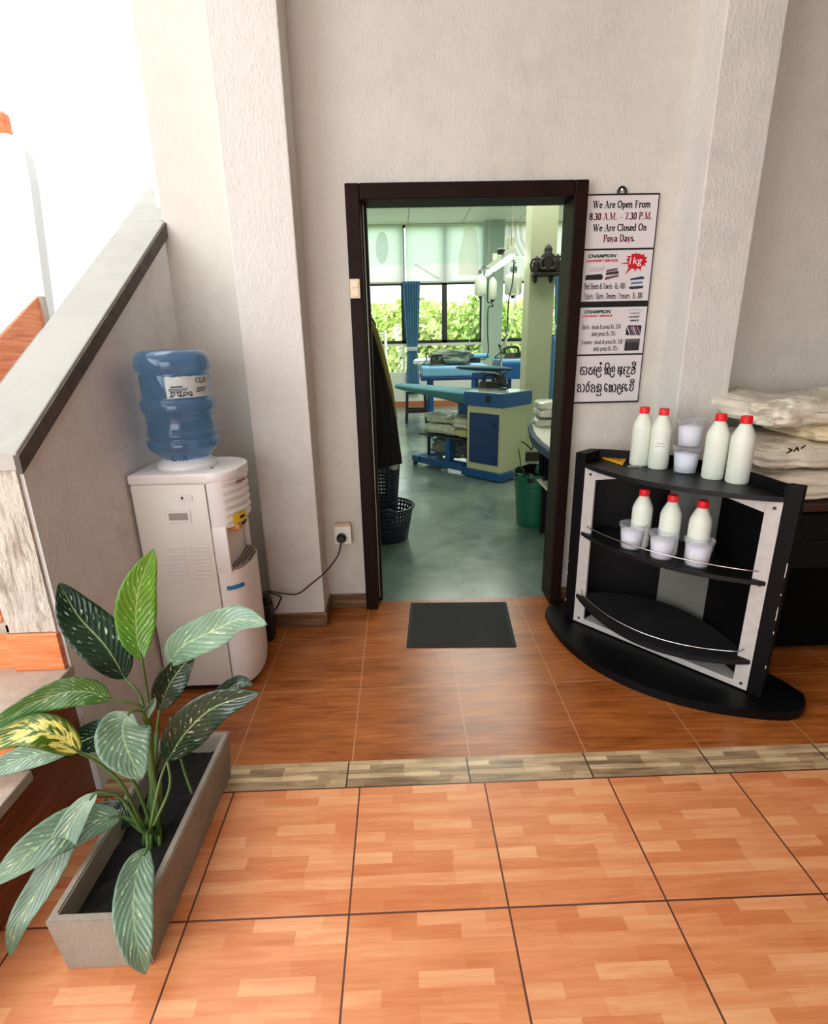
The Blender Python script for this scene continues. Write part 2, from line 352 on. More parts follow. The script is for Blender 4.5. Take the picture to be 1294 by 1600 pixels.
# ---------------------------------------------------------------- floors
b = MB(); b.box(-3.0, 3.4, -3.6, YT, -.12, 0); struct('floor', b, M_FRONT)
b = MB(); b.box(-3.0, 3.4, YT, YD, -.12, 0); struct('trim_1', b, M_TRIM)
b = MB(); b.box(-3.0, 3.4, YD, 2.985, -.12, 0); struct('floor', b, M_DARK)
t = NT('painted_laundry_floor'); p = t.pos(); n1 = t.noise(p, 1.6, 6, .65, .8); n2 = t.noise(p, 7, 5, .6)
cr = t.n('ShaderNodeValToRGB'); e = cr.color_ramp.elements; e[0].position = .3; e[0].color = lin((84, 104, 100)); e[1].position = .7; e[1].color = lin((140, 156, 144)); t.l(n1, cr.inputs[0])
t.l(cr.outputs[0], t.b.inputs['Base Color']); t.l(t.math('MULTIPLY_ADD', n2, .3, .05), t.b.inputs['Roughness']); t.bump(n2, .08, .01)
b = MB(); b.box(-1.2, 5.0, 2.985, 13.6, -.12, 0); struct('floor', b, t.m)

# ---------------------------------------------------------------- entrance walls
DX0, DX1, DZ = -.232, .922, 2.24
b = MB(); b.box(-1.12, DX0, WY, WYB, 0, ZC); b.box(DX1, 2.62, WY, WYB, 0, ZC); b.box(DX0, DX1, WY, WYB, DZ, ZC); struct('wall_front', b, M_WALL)
b = MB(); b.box(-.745, -.452, 2.71, WY+.01, 0, ZC, .006); struct('wall_pilaster', b, M_WALL2)
b = MB(); b.box(1.39, 1.645, 2.69, WY+.01, 0, ZC, .006); struct('wall_column', b, M_WALL2)
b = MB(); b.box(2.5, 2.64, -3.6, WY, 0, ZC); struct('wall_right', b, mat('brown_side_wall', (104, 92, 82), .8))  # unseen wall, coloured dark to cut bounce light from the right
b = MB(); b.box(-1.12, 2.64, -3.6, WYB+.1, ZC, ZC+.15); b.box(-3.1, -1.12, -3.6, .9, ZC, ZC+.15); struct('ceiling', b, M_WALL)  # unseen porch ceiling, extended forward to hold back sky light
b = MB(); b.box(-3.1, -2.5, -3.6, -3.48, 0, ZC); b.box(1.4, 2.64, -3.6, -3.48, 0, ZC); b.box(-2.5, 1.4, -3.6, -3.48, 2.9, ZC); b.box(.4, 1.4, -3.6, -3.48, 0, 2.9); struct('wall_back', b, mat('brown_side_wall', (104, 92, 82), .8))  # unseen wall added to close the porch against sky light, dark to cut bounce
# skirtings
b = MB(); b.box(-.452, DX0, WY-.012, WY, 0, .088, .002); b.box(-1.12, -.757, WY-.012, WY, 0, .088, .002); b.box(.925, 1.378, WY-.012, WY, 0, .088, .002); b.box(1.657, 2.5, WY-.012, WY, 0, .088, .002); struct('baseboard_front', b, M_SKIRT)
b = MB(); b.box(-.757, -.44, 2.698, 2.71, 0, .088, .002); b.box(-.452, -.44, 2.71, WY, 0, .088, .002); b.box(-.757, -.745, 2.71, WY, 0, .088, .002); struct('baseboard_pilaster', b, M_SKIRT)
b = MB(); b.box(1.378, 1.657, 2.678, 2.69, 0, .088, .002); b.box(1.378, 1.39, 2.69, WY, 0, .088, .002); b.box(1.645, 1.657, 2.69, WY, 0, .088, .002); struct('baseboard_column', b, M_SKIRT)
# ---------------------------------------------------------------- stair on the left
def capz(y): return 1.262+.627*(y-1.589)
PX, PXL = -1.12, -1.288
b = MB()
b.hexa([(PXL, 1.58, 0), (PX, 1.58, 0), (PX, 2.935, 0), (PXL, 2.935, 0)], [(PXL, 1.58, capz(1.58)-.06), (PX, 1.58, capz(1.58)-.06), (PX, 2.935, capz(2.935)-.06), (PXL, 2.935, capz(2.935)-.06)])
b.hexa([(PXL, 2.935, 1.1), (PX-.005, 2.935, 1.1), (PX-.005, 4.4, 1.9), (PXL, 4.4, 1.9)], [(PXL, 2.935, capz(2.935)-.06), (PX-.005, 2.935, capz(2.935)-.06), (PX-.005, 4.4, capz(4.4)-.06), (PXL, 4.4, capz(4.4)-.06)])
struct('wall_left', b, M_PARA)
b = MB()
b.hexa([(PXL+.0, 1.568, .655), (PX-.012, 1.568, .655), (PX-.012, 1.582, .655), (PXL, 1.582, .655)], [(PXL, 1.568, capz(1.58)-.06), (PX-.012, 1.568, capz(1.58)-.06), (PX-.012, 1.582, capz(1.58)-.06), (PXL, 1.582, capz(1.58)-.06)])
struct('trim_2', b, M_RAW)
b = MB()
b.hexa([(PXL-.02, 1.56, capz(1.56)-.055), (PX+.012, 1.56, capz(1.56)-.055), (PX+.012, 2.929, capz(2.929)-.055), (PXL-.02, 2.929, capz(2.929)-.055)],
       [(PXL-.02, 1.56, capz(1.56)), (PX+.008, 1.56, capz(1.56)), (PX+.008, 2.929, capz(2.929)), (PXL-.02, 2.929, capz(2.929))], .004)
b.hexa([(PXL-.02, 2.93, capz(2.93)-.055), (PX-.006, 2.93, capz(2.93)-.055), (PX-.006, 4.4, capz(4.4)-.055), (PXL-.02, 4.4, capz(4.4)-.055)],
       [(PXL-.02, 2.93, capz(2.93)), (PX-.006, 2.93, capz(2.93)), (PX-.006, 4.4, capz(4.4)), (PXL-.02, 4.4, capz(4.4))])
struct('trim_3', b, M_CAP)
b = MB()
b.hexa([(PX-.001, 1.557, capz(1.557)-.062), (PX+.016, 1.557, capz(1.557)-.062), (PX+.016, 2.928, capz(2.928)-.07), (PX-.001, 2.928, capz(2.928)-.07)],
       [(PX-.001, 1.557, capz(1.557)-.008), (PX+.016, 1.557, capz(1.557)-.008), (PX+.016, 2.928, capz(2.928)-.008), (PX-.001, 2.928, capz(2.928)-.008)])
struct('trim_4', b, M_CAPEDGE)
RISE, RUN = .172, .28
treads = MB(); body = MB(); rs = MB()
SXR = -1.13; SXL = -2.1
NS = 6
for k in range(1, NS+1):
    z = RISE*k; y0 = .74+RUN*(k-1)
    right = SXR if y0 < 1.5 else PXL
    body.box(SXL, right-.01, y0+.012, y0+RUN+.012 if k < NS else y0+2.2, max(0, z-.6) if k > 4 else 0, z-.035)
    treads.box(SXL, right+.012, y0-.012, y0+RUN+.01 if k < NS else y0+2.2, z-.035, z, .004)
    rs.box(SXL, right-.008, y0, y0+.012, z-RISE, z-.035)
struct('stair_body', body, M_RISER); struct('stair_treads', treads, M_NOSE); struct('stair_risers', rs, M_STAIRTILE)
b = MB(); b.box(-1.29, -1.128, 1.56, 1.582, .516, .652, .003); b.box(-1.55, -1.304, 1.582, 1.592, .69, .80); struct('baseboard_left', b, M_STAIRTILE)
# far side of the stairwell: string wall with stepped orange skirting, pier with rounded shoulder, tall white walls
def strz(y): return 1.595+.58*(y-3.043)
b = MB(); b.hexa([(-2.2, .6, 0), (-2.1, .6, 0), (-2.1, 3.42, strz(3.42)-.24), (-2.2, 3.42, strz(3.42)-.24)], [(-2.2, .6, .25), (-2.1, .6, .25), (-2.1, 3.42, strz(3.42)), (-2.2, 3.42, strz(3.42))])
struct('wall_string', b, M_WHITEWALL)
b = MB(); b.hexa([(-2.1, 2.2, strz(2.2)-.2), (-2.088, 2.2, strz(2.2)-.2), (-2.088, 3.42, strz(3.42)-.155), (-2.1, 3.42, strz(3.42)-.155)], [(-2.1, 2.2, strz(2.2)), (-2.088, 2.2, strz(2.2)), (-2.088, 3.42, strz(3.42)), (-2.1, 3.42, strz(3.42))])
struct('baseboard_stair', b, M_STAIRTILE)
b = MB(); b.box(-2.2, -2.07, 3.42, 3.46, strz(3.42)-.3, strz(3.42)+.004, .003); struct('trim_5', b, M_NOSE)
poly = [(-2.75, 1.5)]+[(-2.187+.09*0, 1.5)]+[(-2.1, 2.46)]+[(-2.19+.09*math.cos(a*PI/16), 2.6+.09*math.sin(a*PI/16)) for a in range(0, 9)]+[(-2.75, 2.69)]
b = MB(); b.hexa([(x, 3.60, z) for x, z in poly], [(x, 3.68, z) for x, z in poly]); struct('wall_pier', b, mat('grey_white_plaster', (228, 230, 230), .9, bump=.1))
b = MB(); b.box(-2.6, -2.175, 3.60, 3.67, 2.69, 2.80, .015); struct('trim_6', b, M_STAIRTILE)
b = MB(); b.box(-3.0, -1.2, 4.9, 5.0, 0, 6.0); b.box(-3.1, -3.0, 1.0, 5.0, 0, 6.0); b.box(-3.1, -3.0, -3.6, -2.2, 0, 3.9); b.box(-3.1, -3.0, -2.2, 1.0, 0, .8); b.box(-3.1, -3.0, -2.2, 1.0, 3.3, 3.9); b.box(-1.19, -1.125, 3.07, 5.0, 0, 6.0); struct('wall_stairwell', b, M_WHITEWALL)

# ---------------------------------------------------------------- laundry room shell
b = MB(); b.box(-1.12, -1.05, WYB, 13.3, 0, 4.0); struct('wall_laundry_left', b, M_CREAMWALL)
b = MB(); b.box(4.85, 5.0, WYB, 13.3, 0, 4.0); struct('wall_laundry_right', b, M_CREAMWALL)
b = MB(); b.box(2.62, 5.0, WY, WYB, 0, 4.0); struct('wall_laundry_front', b, M_CREAMWALL)
t = NT('ceiling_panels'); p = t.pos(loc=(-.29, -.9, 0)); g = t.n('ShaderNodeTexBrick', offset=0.0); g.inputs['Scale'].default_value = 1; g.inputs['Mortar Size'].default_value = .012
g.inputs['Brick Width'].default_value = 1.2; g.inputs['Row Height'].default_value = 1.2; t.l(p, g.inputs['Vector'])
t.l(t.mix(g.outputs['Fac'], lin((236, 236, 220)), lin((160, 168, 148))), t.b.inputs['Base Color'])
b = MB(); b.box(-1.2, 5.0, WYB, 13.35, 3.96, 4.05); struct('ceiling', b, t.m)
FY = 13.2
b = MB(); b.box(-1.2, 5.0, FY, FY+.14, .12, .72); struct('wall_far', b, M_WHITE)
b = MB(); b.box(-1.2, 5.0, FY-.02, FY+.14, 0, .12); struct('baseboard_far', b, mat('terracotta', (190, 112, 74), .6))
b = MB(); b.box(1.96, 2.39, 12.9, FY+.1, 0, 3.96); struct('wall_far_pier', b, mat('pier_paint', (176, 196, 182), .6))
b = MB(); b.box(1.57, 1.872, 6.8, 7.12, 0, 3.96, .004); struct('wall_laundry_column', b, mat('column_paint', (192, 196, 164), .6, var=.05, vscale=2))
b = MB(); b.box(1.56, 1.88, 6.785, 6.8, 0, .12); struct('baseboard_laundry', b, mat('dark_skirting', (50, 40, 34), .5))
# windows: dark upper frame, pale lower frame and a pane in each
def glass():
    t = NT('window_glass'); tr = t.n('ShaderNodeBsdfTransparent'); gl = t.n('ShaderNodeBsdfGlossy'); gl.inputs['Roughness'].default_value = .03
    mx = t.n('ShaderNodeMixShader'); mx.inputs[0].default_value = .06; t.l(tr.outputs[0], mx.inputs[1]); t.l(gl.outputs[0], mx.inputs[2]); t.l(mx.outputs[0], t.out.inputs['Surface']); return t.m
M_GLASS = glass(); M_WFRAME = mat('dark_window_frame', (38, 40, 36), .4)
def window(name, x0, x1, mulls):
    b = MB(); y0, y1 = FY+.03, FY+.09
    b.box(x0, x1, y0, y1, 3.9, 3.96); b.box(x0, x1, y0, y1, 2.72, 2.80); b.box(x0, x1, y0, y1, 1.45, 1.52); b.box(x0, x0+.06, y0, y1, .78, 3.96); b.box(x1-.06, x1, y0, y1, 1.45, 3.96)
    for a, c in mulls: b.box(a, c, y0, y1, 1.45, 3.96)
    w = struct(name, b, M_WFRAME)
    b = MB(); b.box(x0, x1, FY, FY+.1, .72, .80); b.box(x0, x1, FY+.02, FY+.1, 1.40, 1.45)
    for a, c in mulls[:1]: b.box(a, a+.05, FY+.02, FY+.1, .8, 1.4)
    obj('lower_frame', b, M_WHITE, w)
    b = MB(); b.box(x0+.02, x1-.02, FY+.055, FY+.061, .8, 3.92); obj('pane', b, M_GLASS, w)
window('window_1', -1.05, 1.98, [(.10, .20), (1.04, 1.16)])
window('window_2', 2.37, 4.85, [(3.3, 3.42)])
# ---------------------------------------------------------------- door frame
b = MB()
b.box(DX0, -.163, 2.88, 3.0, 0, DZ, .006); b.box(DX0, -.138, 3.0, 3.07, 0, DZ); b.box(.866, DX1+.01, 2.88, 3.07, 0, DZ, .006)
b.box(-.163, .866, 2.88, 3.07, 2.17, DZ, .006)
d = struct('door_1', b, M_DOORWOOD)
b = MB(); b.box(-.158, -.152, 2.996, 3.001, .02, 2.17); obj('weather_strip', b, mat('strip_metal', (150, 156, 140), .35, .4), d)
# ---------------------------------------------------------------- outside the laundry windows
b = MB(); b.box(-14, 22, 13.5, 40, -.4, -.3); struct('lawn', b, mat('grass_ground', (150, 178, 92), .9, var=.2, vscale=3))
# ================================================================ things in the entrance
# ---- water dispenser
M_APPL = mat('appliance_white', (246, 242, 240), .3); M_APPL2 = mat('appliance_side', (240, 237, 230), .42)
cx0, cxf, cy0, cy1, bul = -1.108, -.80, 2.14, 2.47, .115
def dplan(inset=0, b=.115, xf=cxf, n=14, back=cx0):
    ym = (cy0+cy1)/2; hy = (cy1-cy0)/2-inset
    return [(back+inset, cy1-inset), (back+inset, cy0+inset)]+[(xf+(b-inset)*math.cos(-PI/2+PI*k/n)**.75 if 0 < k < n else xf, ym+hy*math.sin(-PI/2+PI*k/n)) for k in range(n+1)]
disp = thing('water_dispenser', (-.95, 2.3, 0), 'tall white floor-standing water dispenser with yellow and blue stickers, beside the left pilaster', 'water dispenser')
b = MB(); b.box(cx0, cxf, cy0, cy1, .03, .99, .008); obj('cabinet', b, M_APPL2, disp, True, angle=40)
b = MB(); b.box(cx0+.03, cxf-.02, cy0+.02, cy1-.02, 0, .03); obj('foot', b, M_BLACK, disp)
b = MB()
def front_shell(z0, z1, b_, bev=0, fn=None, nz=2):
    P = dplan(0, b_)[2:]
    def f(u, v):
        k = u*(len(P)-1); i = min(int(k), len(P)-2); w = k-i
        x = P[i][0]*(1-w)+P[i+1][0]*w; y = P[i][1]*(1-w)+P[i+1][1]*w; z = z0+(z1-z0)*v
        if fn: x += fn(u, v)*math.sin(PI*u)
        return (x, y, z)
    b.grid(f, 28, nz)
    for v in (0, 1):
        pts = [f(k/28, v) for k in range(29)]
        b.face(pts[::-1] if v == 0 else pts)
# lower body, recess wall, rippled head
front_shell(.03, .595, .115, fn=lambda u, v: -.012*max(0, .12-v)/.12, nz=12)
front_shell(.595, .80, .05, nz=2)
front_shell(.79, .995, .115, fn=lambda u, v: -.012*(math.sin(v*PI*6.2+u*2.4)**2)*(.15 < u < .85)-.02*max(0, .15-v), nz=40)
for y0 in (cy0, cy1-.022): b.box(cxf-.005, cxf+.058, y0, y0+.022, .59, .80, .004)
obj('front_cover', b, M_APPL, disp, True, angle=40)
b = MB(); b.prism(dplan(-.004), .99, 1.032, .01); obj('lid', b, M_APPL, disp, True, angle=40)
b = MB(); b.lathe([(.125, 0), (.12, .02), (.10, .04), (.085, .052)], (-.925, 2.305, 1.03), 40); obj('bottle_collar', b, M_APPL, disp, True)
b = MB(); b.prism([(cxf+.045+(x-cxf)*.56, 2.305+(y-2.305)*.88) for x, y in dplan(0)[2:]], .594, .603); tray = obj('drip_tray', b, mat('tray_grey', (160, 146, 136), .4), disp)
b = MB()
for i in range(4):
    for j in range(11):
        x = cxf+.05+i*.017; y = cy0+.05+j*.023
        if (x-cxf-.045)/.062 < math.sqrt(max(0, 1-((y-2.305)/.135)**2)): b.box(x-.004, x+.005, y-.007, y+.007, .603, .6045)
obj('drain_slots', b, M_BLACK, tray)
for y, c, nm in ((2.215, (206, 140, 84), 'orange hot tap lever'), (2.285, (20, 20, 20), 'black cold tap lever')):
    b = MB(); b.box(cxf+.045, cxf+.1, y-.024, y+.024, .768, .792, .006); b.tube([(cxf+.075, y, .77), (cxf+.076, y, .755)], .009); obj('tap', b, mat('tap_%d' % c[0], c, .35), disp, label=nm)
def front_pt(u, z, off=.002, b_=.115):
    y = cy0+(cy1-cy0)*u; s = (y-2.305)/.165; return (cxf+b_*max(0, 1-s*s)**.375+off, y, z)
def sticker(u0, u1, z0, z1, m, lab, b_=.115):
    b = MB(); b.grid(lambda u, v: front_pt(u0+(u1-u0)*u, z0+(z1-z0)*v, .003, b_), 8, 1); return obj('sticker', b, m, disp, label=lab, solid=.001)
st = sticker(.10, .36, .80, .842, mat('sticker_yellow', (240, 206, 30), .5), 'yellow warning sticker')
b = MB(); b.grid(lambda u, v: front_pt(.2+.1*u, .815+.012*v, .005), 4, 1); obj('print', b, M_BLACK, st)
sticker(.004, .14, .508, .528, mat('sticker_blue', (38, 128, 176), .5), 'blue tape strip')
b = MB()
for k in range(7): b.grid(lambda u, v: front_pt(.22+k*.034+.024*u, .968+.003*math.sin(k*2)+.012*v, .004), 2, 1)
obj('badge', b, mat('badge_red', (120, 40, 48), .5), disp, label='small dark red lettering under the lid')
# side panel details
b = MB(); b.box(-.98, -.878, cy0-.004, cy0, .825, .882, .003); hd = obj('side_handle', b, M_APPL, disp)
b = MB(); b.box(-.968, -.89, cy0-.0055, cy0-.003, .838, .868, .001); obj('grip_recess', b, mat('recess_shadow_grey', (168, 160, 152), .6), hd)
b = MB(); b.box(-.915, -.86, cy0-.004, cy0, .92, .945, .003); pl = obj('switch_plate', b, M_APPL, disp)
b = MB(); b.box(-.905, -.898, cy0-.007, cy0-.003, .928, .938); obj('switch', b, M_BLACK, pl)
for vx0, vx1 in ((-1.012, -.925), (-.905, -.845+.02)):
    b = MB()
    for k in range(9):
        z = .575+k*.0175; b.obox(((vx0+vx1)/2, cy0-.002, z), ((vx1-vx0)/2, 0, 0), (0, .004, -.003), (0, .0012, .0018))
    obj('vent_slats', b, M_APPL, disp)
b = MB(); b.lathe([(.005, 0), (.005, .004)], (-.80, 2.235, 1.032), 12); obj('pilot_light', b, M_BLACK, disp)
b = MB(); b.box(cxf-.006, cxf-.002, cy0-.0012, cy0+.001, .05, .985); obj('seam', b, mat('seam_grey', (150, 144, 138), .7), disp)

# ---- water bottle upside down on it
def bottle_mat():
    t = NT('blue_bottle_plastic'); t.b.inputs['Base Color'].default_value = lin((112, 160, 204)); t.b.inputs['Roughness'].default_value = .1
    t.b.inputs['Transmission Weight'].default_value = .75; t.b.inputs['IOR'].default_value = 1.33; t.b.inputs['Coat Weight'].default_value = .4; t.b.inputs['Coat Roughness'].default_value = .12; return t.m
bt = thing('water_bottle', (-.925, 2.305, 1.07), 'large blue translucent water bottle standing upside down on the white dispenser', 'water bottle')
prof = [(.03, .0), (.085, .004), (.108, .02), (.118, .034), (.138, .05), (.147, .064), (.149, .084), (.143, .092), (.1365, .098), (.136, .106), (.141, .110), (.142, .120), (.137, .125), (.1375, .2), (.142, .206), (.149, .214), (.150, .246), (.143, .254), (.136, .262), (.1355, .268), (.1375, .274), (.138, .352), (.1355, .358), (.141, .366), (.149, .376), (.150, .402), (.146, .424), (.134, .440), (.115, .449), (.092, .451), (.07, .446), (.02, .445)]
b = MB(); b.lathe([(r*.985, z) for r, z in prof], (-.925, 2.305, 1.062), 56); obj('bottle_body', b, bottle_mat(), bt, True, angle=60)
def bcyl(a, z, r=.1395): return (-.925+r*math.cos(a), 2.305+r*math.sin(a), 1.062+z)
A0, A1 = math.radians(-84), math.radians(-6)
b = MB(); b.grid(lambda u, v: bcyl(A0+(A1-A0)*u, .268+.082*v+(.004*noise.noise(Vector((u*9, 0, 0)))*(v > .9))), 20, 2); lb = obj('paper_label', b, mat('label_paper', (196, 206, 206), .6, var=.12, vscale=30), bt, solid=.001)
b = MB()
f = lambda x, y: bcyl(A0+(A1-A0)*x, .268+.082*y, .1412)
serif_text(b, 'C', f, .09, .22, x=.60, y=.68)
nib_strokes(b, [[(.72, .88), (.72, .68), (.78, .68)], [(.9, .7), (.82, .7), (.82, .89), (.9, .89)], [(.82, .8), (.88, .8)]], f, .012, .02)
for k, (u0, u1, v) in enumerate(((.1, .32, .52), (.05, .42, .42), (.06, .40, .35), (.08, .3, .29), (.06, .5, .08), (.62, .9, .42), (.62, .86, .34), (.6, .8, .26))):
    nib_strokes(b, [[(u0, v), ((u0+u1)/2, v+.01), (u1, v+.015)]], f, .006, .02 if k not in (0, 4) else .034)
for cx in (.12, .24, .36, .46): nib_strokes(b, [_arc(cx, .2, .035, .075, 0, 360, 14)], f, .009, .018)
obj('print', b, mat('label_ink', (60, 66, 72), .6), lb)
b = MB(); f2 = lambda x, y: bcyl(math.radians(-100)+x*.6, .012+y*.03, .113)
nib_strokes(b, [_arc(.2, .5, .16, .42, 60, 300), [(.5, .1), (.5, .9)], [(.7, .1), (.8, .9), (.92, .1)], [(.72, .4), (.9, .4)]], f2, .04, .08)
obj('moulded_letters', b, mat('moulded_blue', (34, 70, 110), .5), bt)

# ---- wall socket, plug, cord and adapter
sk = thing('wall_socket', (-.34, WY, .42), 'white wall socket with one rocker switch, low on the wall left of the doorway', 'socket')
b = MB(); b.box(-.389, -.3, WY-.04, WY-.001, .43, .545, .004); obj('back_box', b, mat('socket_side', (206, 176, 142), .5), sk)
b = MB(); b.box(-.392, -.297, WY-.05, WY-.039, .425, .53, .004); obj('face_plate', b, M_WHITE, sk)
b = MB(); b.box(-.322, -.308, WY-.056, WY-.049, .494, .512, .002); obj('rocker', b, mat('rocker_white', (250, 250, 248), .3), sk)
pts = [(-.352, WY-.08, .45), at(528, 868, 2.85), at(510, 892, 2.74), at(487, 912, 2.68), at(465, 928, 2.68), at(440, 927, 2.67), at(418, 924, 2.66), (-.79, 2.6, .25)]
b = MB(); b.tube(bez(pts, 50), .0042, 8); b.tube(bez([at(420, 926, 2.668), at(438, 932, 2.665), at(437, 940, 2.665), at(430, 952, 2.66), (-.735, 2.6, .17)], 20), .0042, 8); pcd = obj('cord', b, M_BLACK, disp, True, label='thin black power cord')
b = MB(); b.lathe([(.02, 0), (.027, .006), (.027, .03), (.018, .042)], (0, 0, 0), 20); bmesh.ops.rotate(b.bm, verts=b.bm.verts, cent=(0, 0, 0), matrix=Matrix.Rotation(PI/2, 3, 'X')); bmesh.ops.translate(b.bm, verts=b.bm.verts, vec=(-.352, WY-.05, .468)); obj('plug', b, M_BLACK, pcd, True, angle=50)
b = MB(); b.box(-.765, -.715, 2.56, 2.64, 0, .205, .008); b.box(-.755, -.725, 2.575, 2.625, .215, .255, .004); obj('power_adapter', b, mat('adapter_black', (20, 18, 18), .5), label='black upright power adapter standing in the gap between dispenser and pilaster', cat='adapter')
# ---- light switch on the door frame
ls = thing('light_switch', (-.203, 2.88, 1.73), 'cream narrow double light switch on the left door post', 'switch')
b = MB(); b.box(-.229, -.179, 2.862, 2.88, 1.732, 1.822, .004); obj('plate', b, mat('switch_cream', (226, 206, 172), .4), ls)
for z in (1.742, 1.782): b = MB(); b.box(-.219, -.189, 2.857, 2.863, z, z+.03, .002); obj('rocker', b, mat('switch_cream2', (236, 218, 188), .35), ls)

# ---- doormat
b = MB(); q = [atz(635, 1012, 0), atz(807, 1011, 0), atz(791, 942, 0), atz(642, 943, 0)]
mt = thing('doormat', ((q[0].x+q[1].x)/2, 2.68, 0), 'black rectangular rubber doormat on the brown tiles in front of the doorway', 'doormat')
b.hexa([(p.x, p.y, .0) for p in q], [(p.x, p.y, .007) for p in q], .002); obj('mat_border', b, mat('mat_rim', (14, 14, 14), .7), mt)
b = MB(); c = sum(q, Vector())/4; qi = [c+(p-c)*.93 for p in q]
b.hexa([(p.x, p.y, .006) for p in qi], [(p.x, p.y, .009) for p in qi], .001)
obj('mat_field', b, mat('mat_rubber', (26, 27, 24), .75, var=.35, vscale=6, bump=.5, bscale=160, bstretch=(.3, 3, 1)), mt)

# ---- price and opening-hours signs
M_PANEL = mat('sign_white', (216, 212, 214), .4); M_INK = mat('ink_black', (28, 26, 30), .5); M_MAROON = mat('ink_maroon', (140, 20, 52), .5)
M_GREEN = mat('ink_green', (20, 62, 46), .5); M_RED = mat('ink_red', (206, 18, 40), .5)
SXa, SXb, SY = .935, 1.288, WY-.014
sb = thing('hanging_sign', (1.11, WY, 1.18), 'tall black-edged hanging signboard of four white panels on the wall right of the doorway', 'sign')
b = MB(); b.box(SXa-.004, SXb+.006, WY-.012, WY-.001, 1.184, 2.186); obj('backing', b, M_BLACK, sb)
b = MB(); cc = at(972, 300, WY-.008); b.tube([cc+Vector((.018*math.cos(a*PI/8), 0, .02*math.sin(a*PI/8))) for a in range(0, 9)]+[cc+Vector((-.018, 0, -.012)), cc+Vector((.018, 0, -.012))], .007, 8, True); obj('hanging_loop', b, M_BLACK, sb, True)
b = MB(); b.tube([at(972, 296, WY-.03), at(972, 296, WY)], .004); obj('nail', b, M_CHROME, sb)
def panel(z0, z1, x0=SXa, x1=SXb): 
    b = MB(); b.box(x0, x1, WY-.0135, WY-.011, z0, z1); return obj('panel', b, M_PANEL, sb)
def fpl(off=.0146):
    return lambda x, z: (x, WY-off, z)
def ink(name, fn, m, par):
    b = MB(); fn(b); return obj(name, b, m, par)
# panel of opening hours
p1 = panel(1.945, 2.178)
def line(s, px0, px1, py, h, m, par, name='lettering', bold=1.0):
    a = at(px0, py, WY-.0146); c = at(px1, py, WY-.0146)
    ink(name, lambda b: serif_text(b, s, fpl(), c.x-a.x, h, x=a.x, y=(a.z+c.z)/2, bold=bold), m, par)
def cp(cr, cx, cy):                      # a spot on the wall plane read inside an enlarged view
    x0, y0, w, sc = cr; return x0+cx*w/sc, y0+cy*w/sc
K1 = (905, 295, 130, 1294)
for s, x0, x1, y, m in (('We Are Open From', 215, 1112, 300, M_INK), ('8.30 A.M. – 7.30 P.M.', 158, 1130, 484, M_MAROON), ('We Are Closed On', 215, 1050, 660, M_INK), ('Poya Days.', 372, 868, 825, M_MAROON)):
    a = cp(K1, x0, y); c = cp(K1, x1, y-10); line(s, a[0], c[0], (a[1]+c[1])/2, .0305, m, p1, bold=1.15)
# panel of wash prices by the kilo
p2 = panel(1.699, 1.936)
K2 = (900, 385, 124, 1294)
def w2(K, cx, cy): p = at(*cp(K, cx, cy), WY-.0146); return p.x, p.z
def sans(K, s, x0, x1, ybase, ytop, m, par, shear=.25, bold=.05, name='lettering', lift=0):
    a = w2(K, x0, ybase); c = w2(K, x1, ytop)
    ink(name, lambda b: sans_text(b, s, fpl(.0146+lift), c[0]-a[0], c[1]-a[1], a[0], a[1], shear, bold), m, par)
sans(K2, 'CHAMPION', 200, 665, 190, 122, M_GREEN, p2); sans(K2, 'LAUNDRY SERVICE', 170, 690, 258, 208, M_RED, p2)
def shape(K, pts, m, par, name, lift=0):
    ink(name, lambda b: b.face([fpl(.0146+lift)(*w2(K, x, y)) for x, y in pts]), m, par)
burst = [(715, 285), (855, 255), (815, 205), (870, 195), (820, 155), (905, 160), (910, 120), (960, 125), (985, 105), (1010, 122), (1050, 115), (1060, 140), (1120, 120), (1115, 165), (1165, 180), (1135, 215), (1165, 255), (1125, 275), (1135, 320), (1090, 310), (1060, 345), (1065, 400), (1020, 360), (985, 370), (960, 420), (950, 365), (900, 365), (800, 465), (860, 345), (840, 310), (870, 285)]
shape(K2, burst, mat('burst_red', (190, 14, 32), .5), p2, 'starburst'); sans(K2, '1kg', 865, 1085, 325, 175, mat('ink_white', (245, 235, 235), .5), p2, 0.1, .0, lift=.0008)
for pts, c in (([(150, 550), (165, 470), (420, 450), (445, 500), (420, 545)], (14, 20, 26)), ([(215, 415), (235, 375), (270, 345), (480, 335), (480, 360), (430, 410)], (196, 184, 190)),
               ([(490, 400), (510, 380), (680, 350), (680, 385), (500, 420)], (92, 74, 72)), ([(485, 445), (500, 425), (690, 395), (700, 430), (690, 450), (490, 470)], (60, 44, 48)), ([(470, 545), (480, 500), (690, 460), (700, 490), (480, 550)], (112, 76, 84)),
               ([(885, 555), (890, 525), (1080, 485), (1120, 505), (1110, 530)], (40, 56, 84)), ([(890, 620), (905, 585), (1090, 570), (1085, 605)], (92, 116, 146)), ([(865, 690), (870, 655), (1100, 640), (1090, 680), (920, 700)], (34, 40, 58))):
    shape(K2, pts, mat('towel_%d_%d' % c[:2], c, .6), p2, 'towel_picture')
def small(K, s, x0, y0, x1, y1, h, m, par):
    a = w2(K, x0, y0); c = w2(K, x1, y1); dx = c[0]-a[0]; dz = c[1]-a[1]
    ink('lettering', lambda b: serif_text(b, s, lambda x, z: (a[0]+x, WY-.0146, a[1]+z), dx, h, bold=1.0), m, par)
small(K2, 'Bed Sheets & Towels - Rs. 400/-', 135, 700, 825, 690, .027, M_INK, p2); small(K2, 'Tshirts / Shirts / Denims / Trousers - Rs. 300/-', 130, 862, 1105, 848, .027, M_INK, p2)
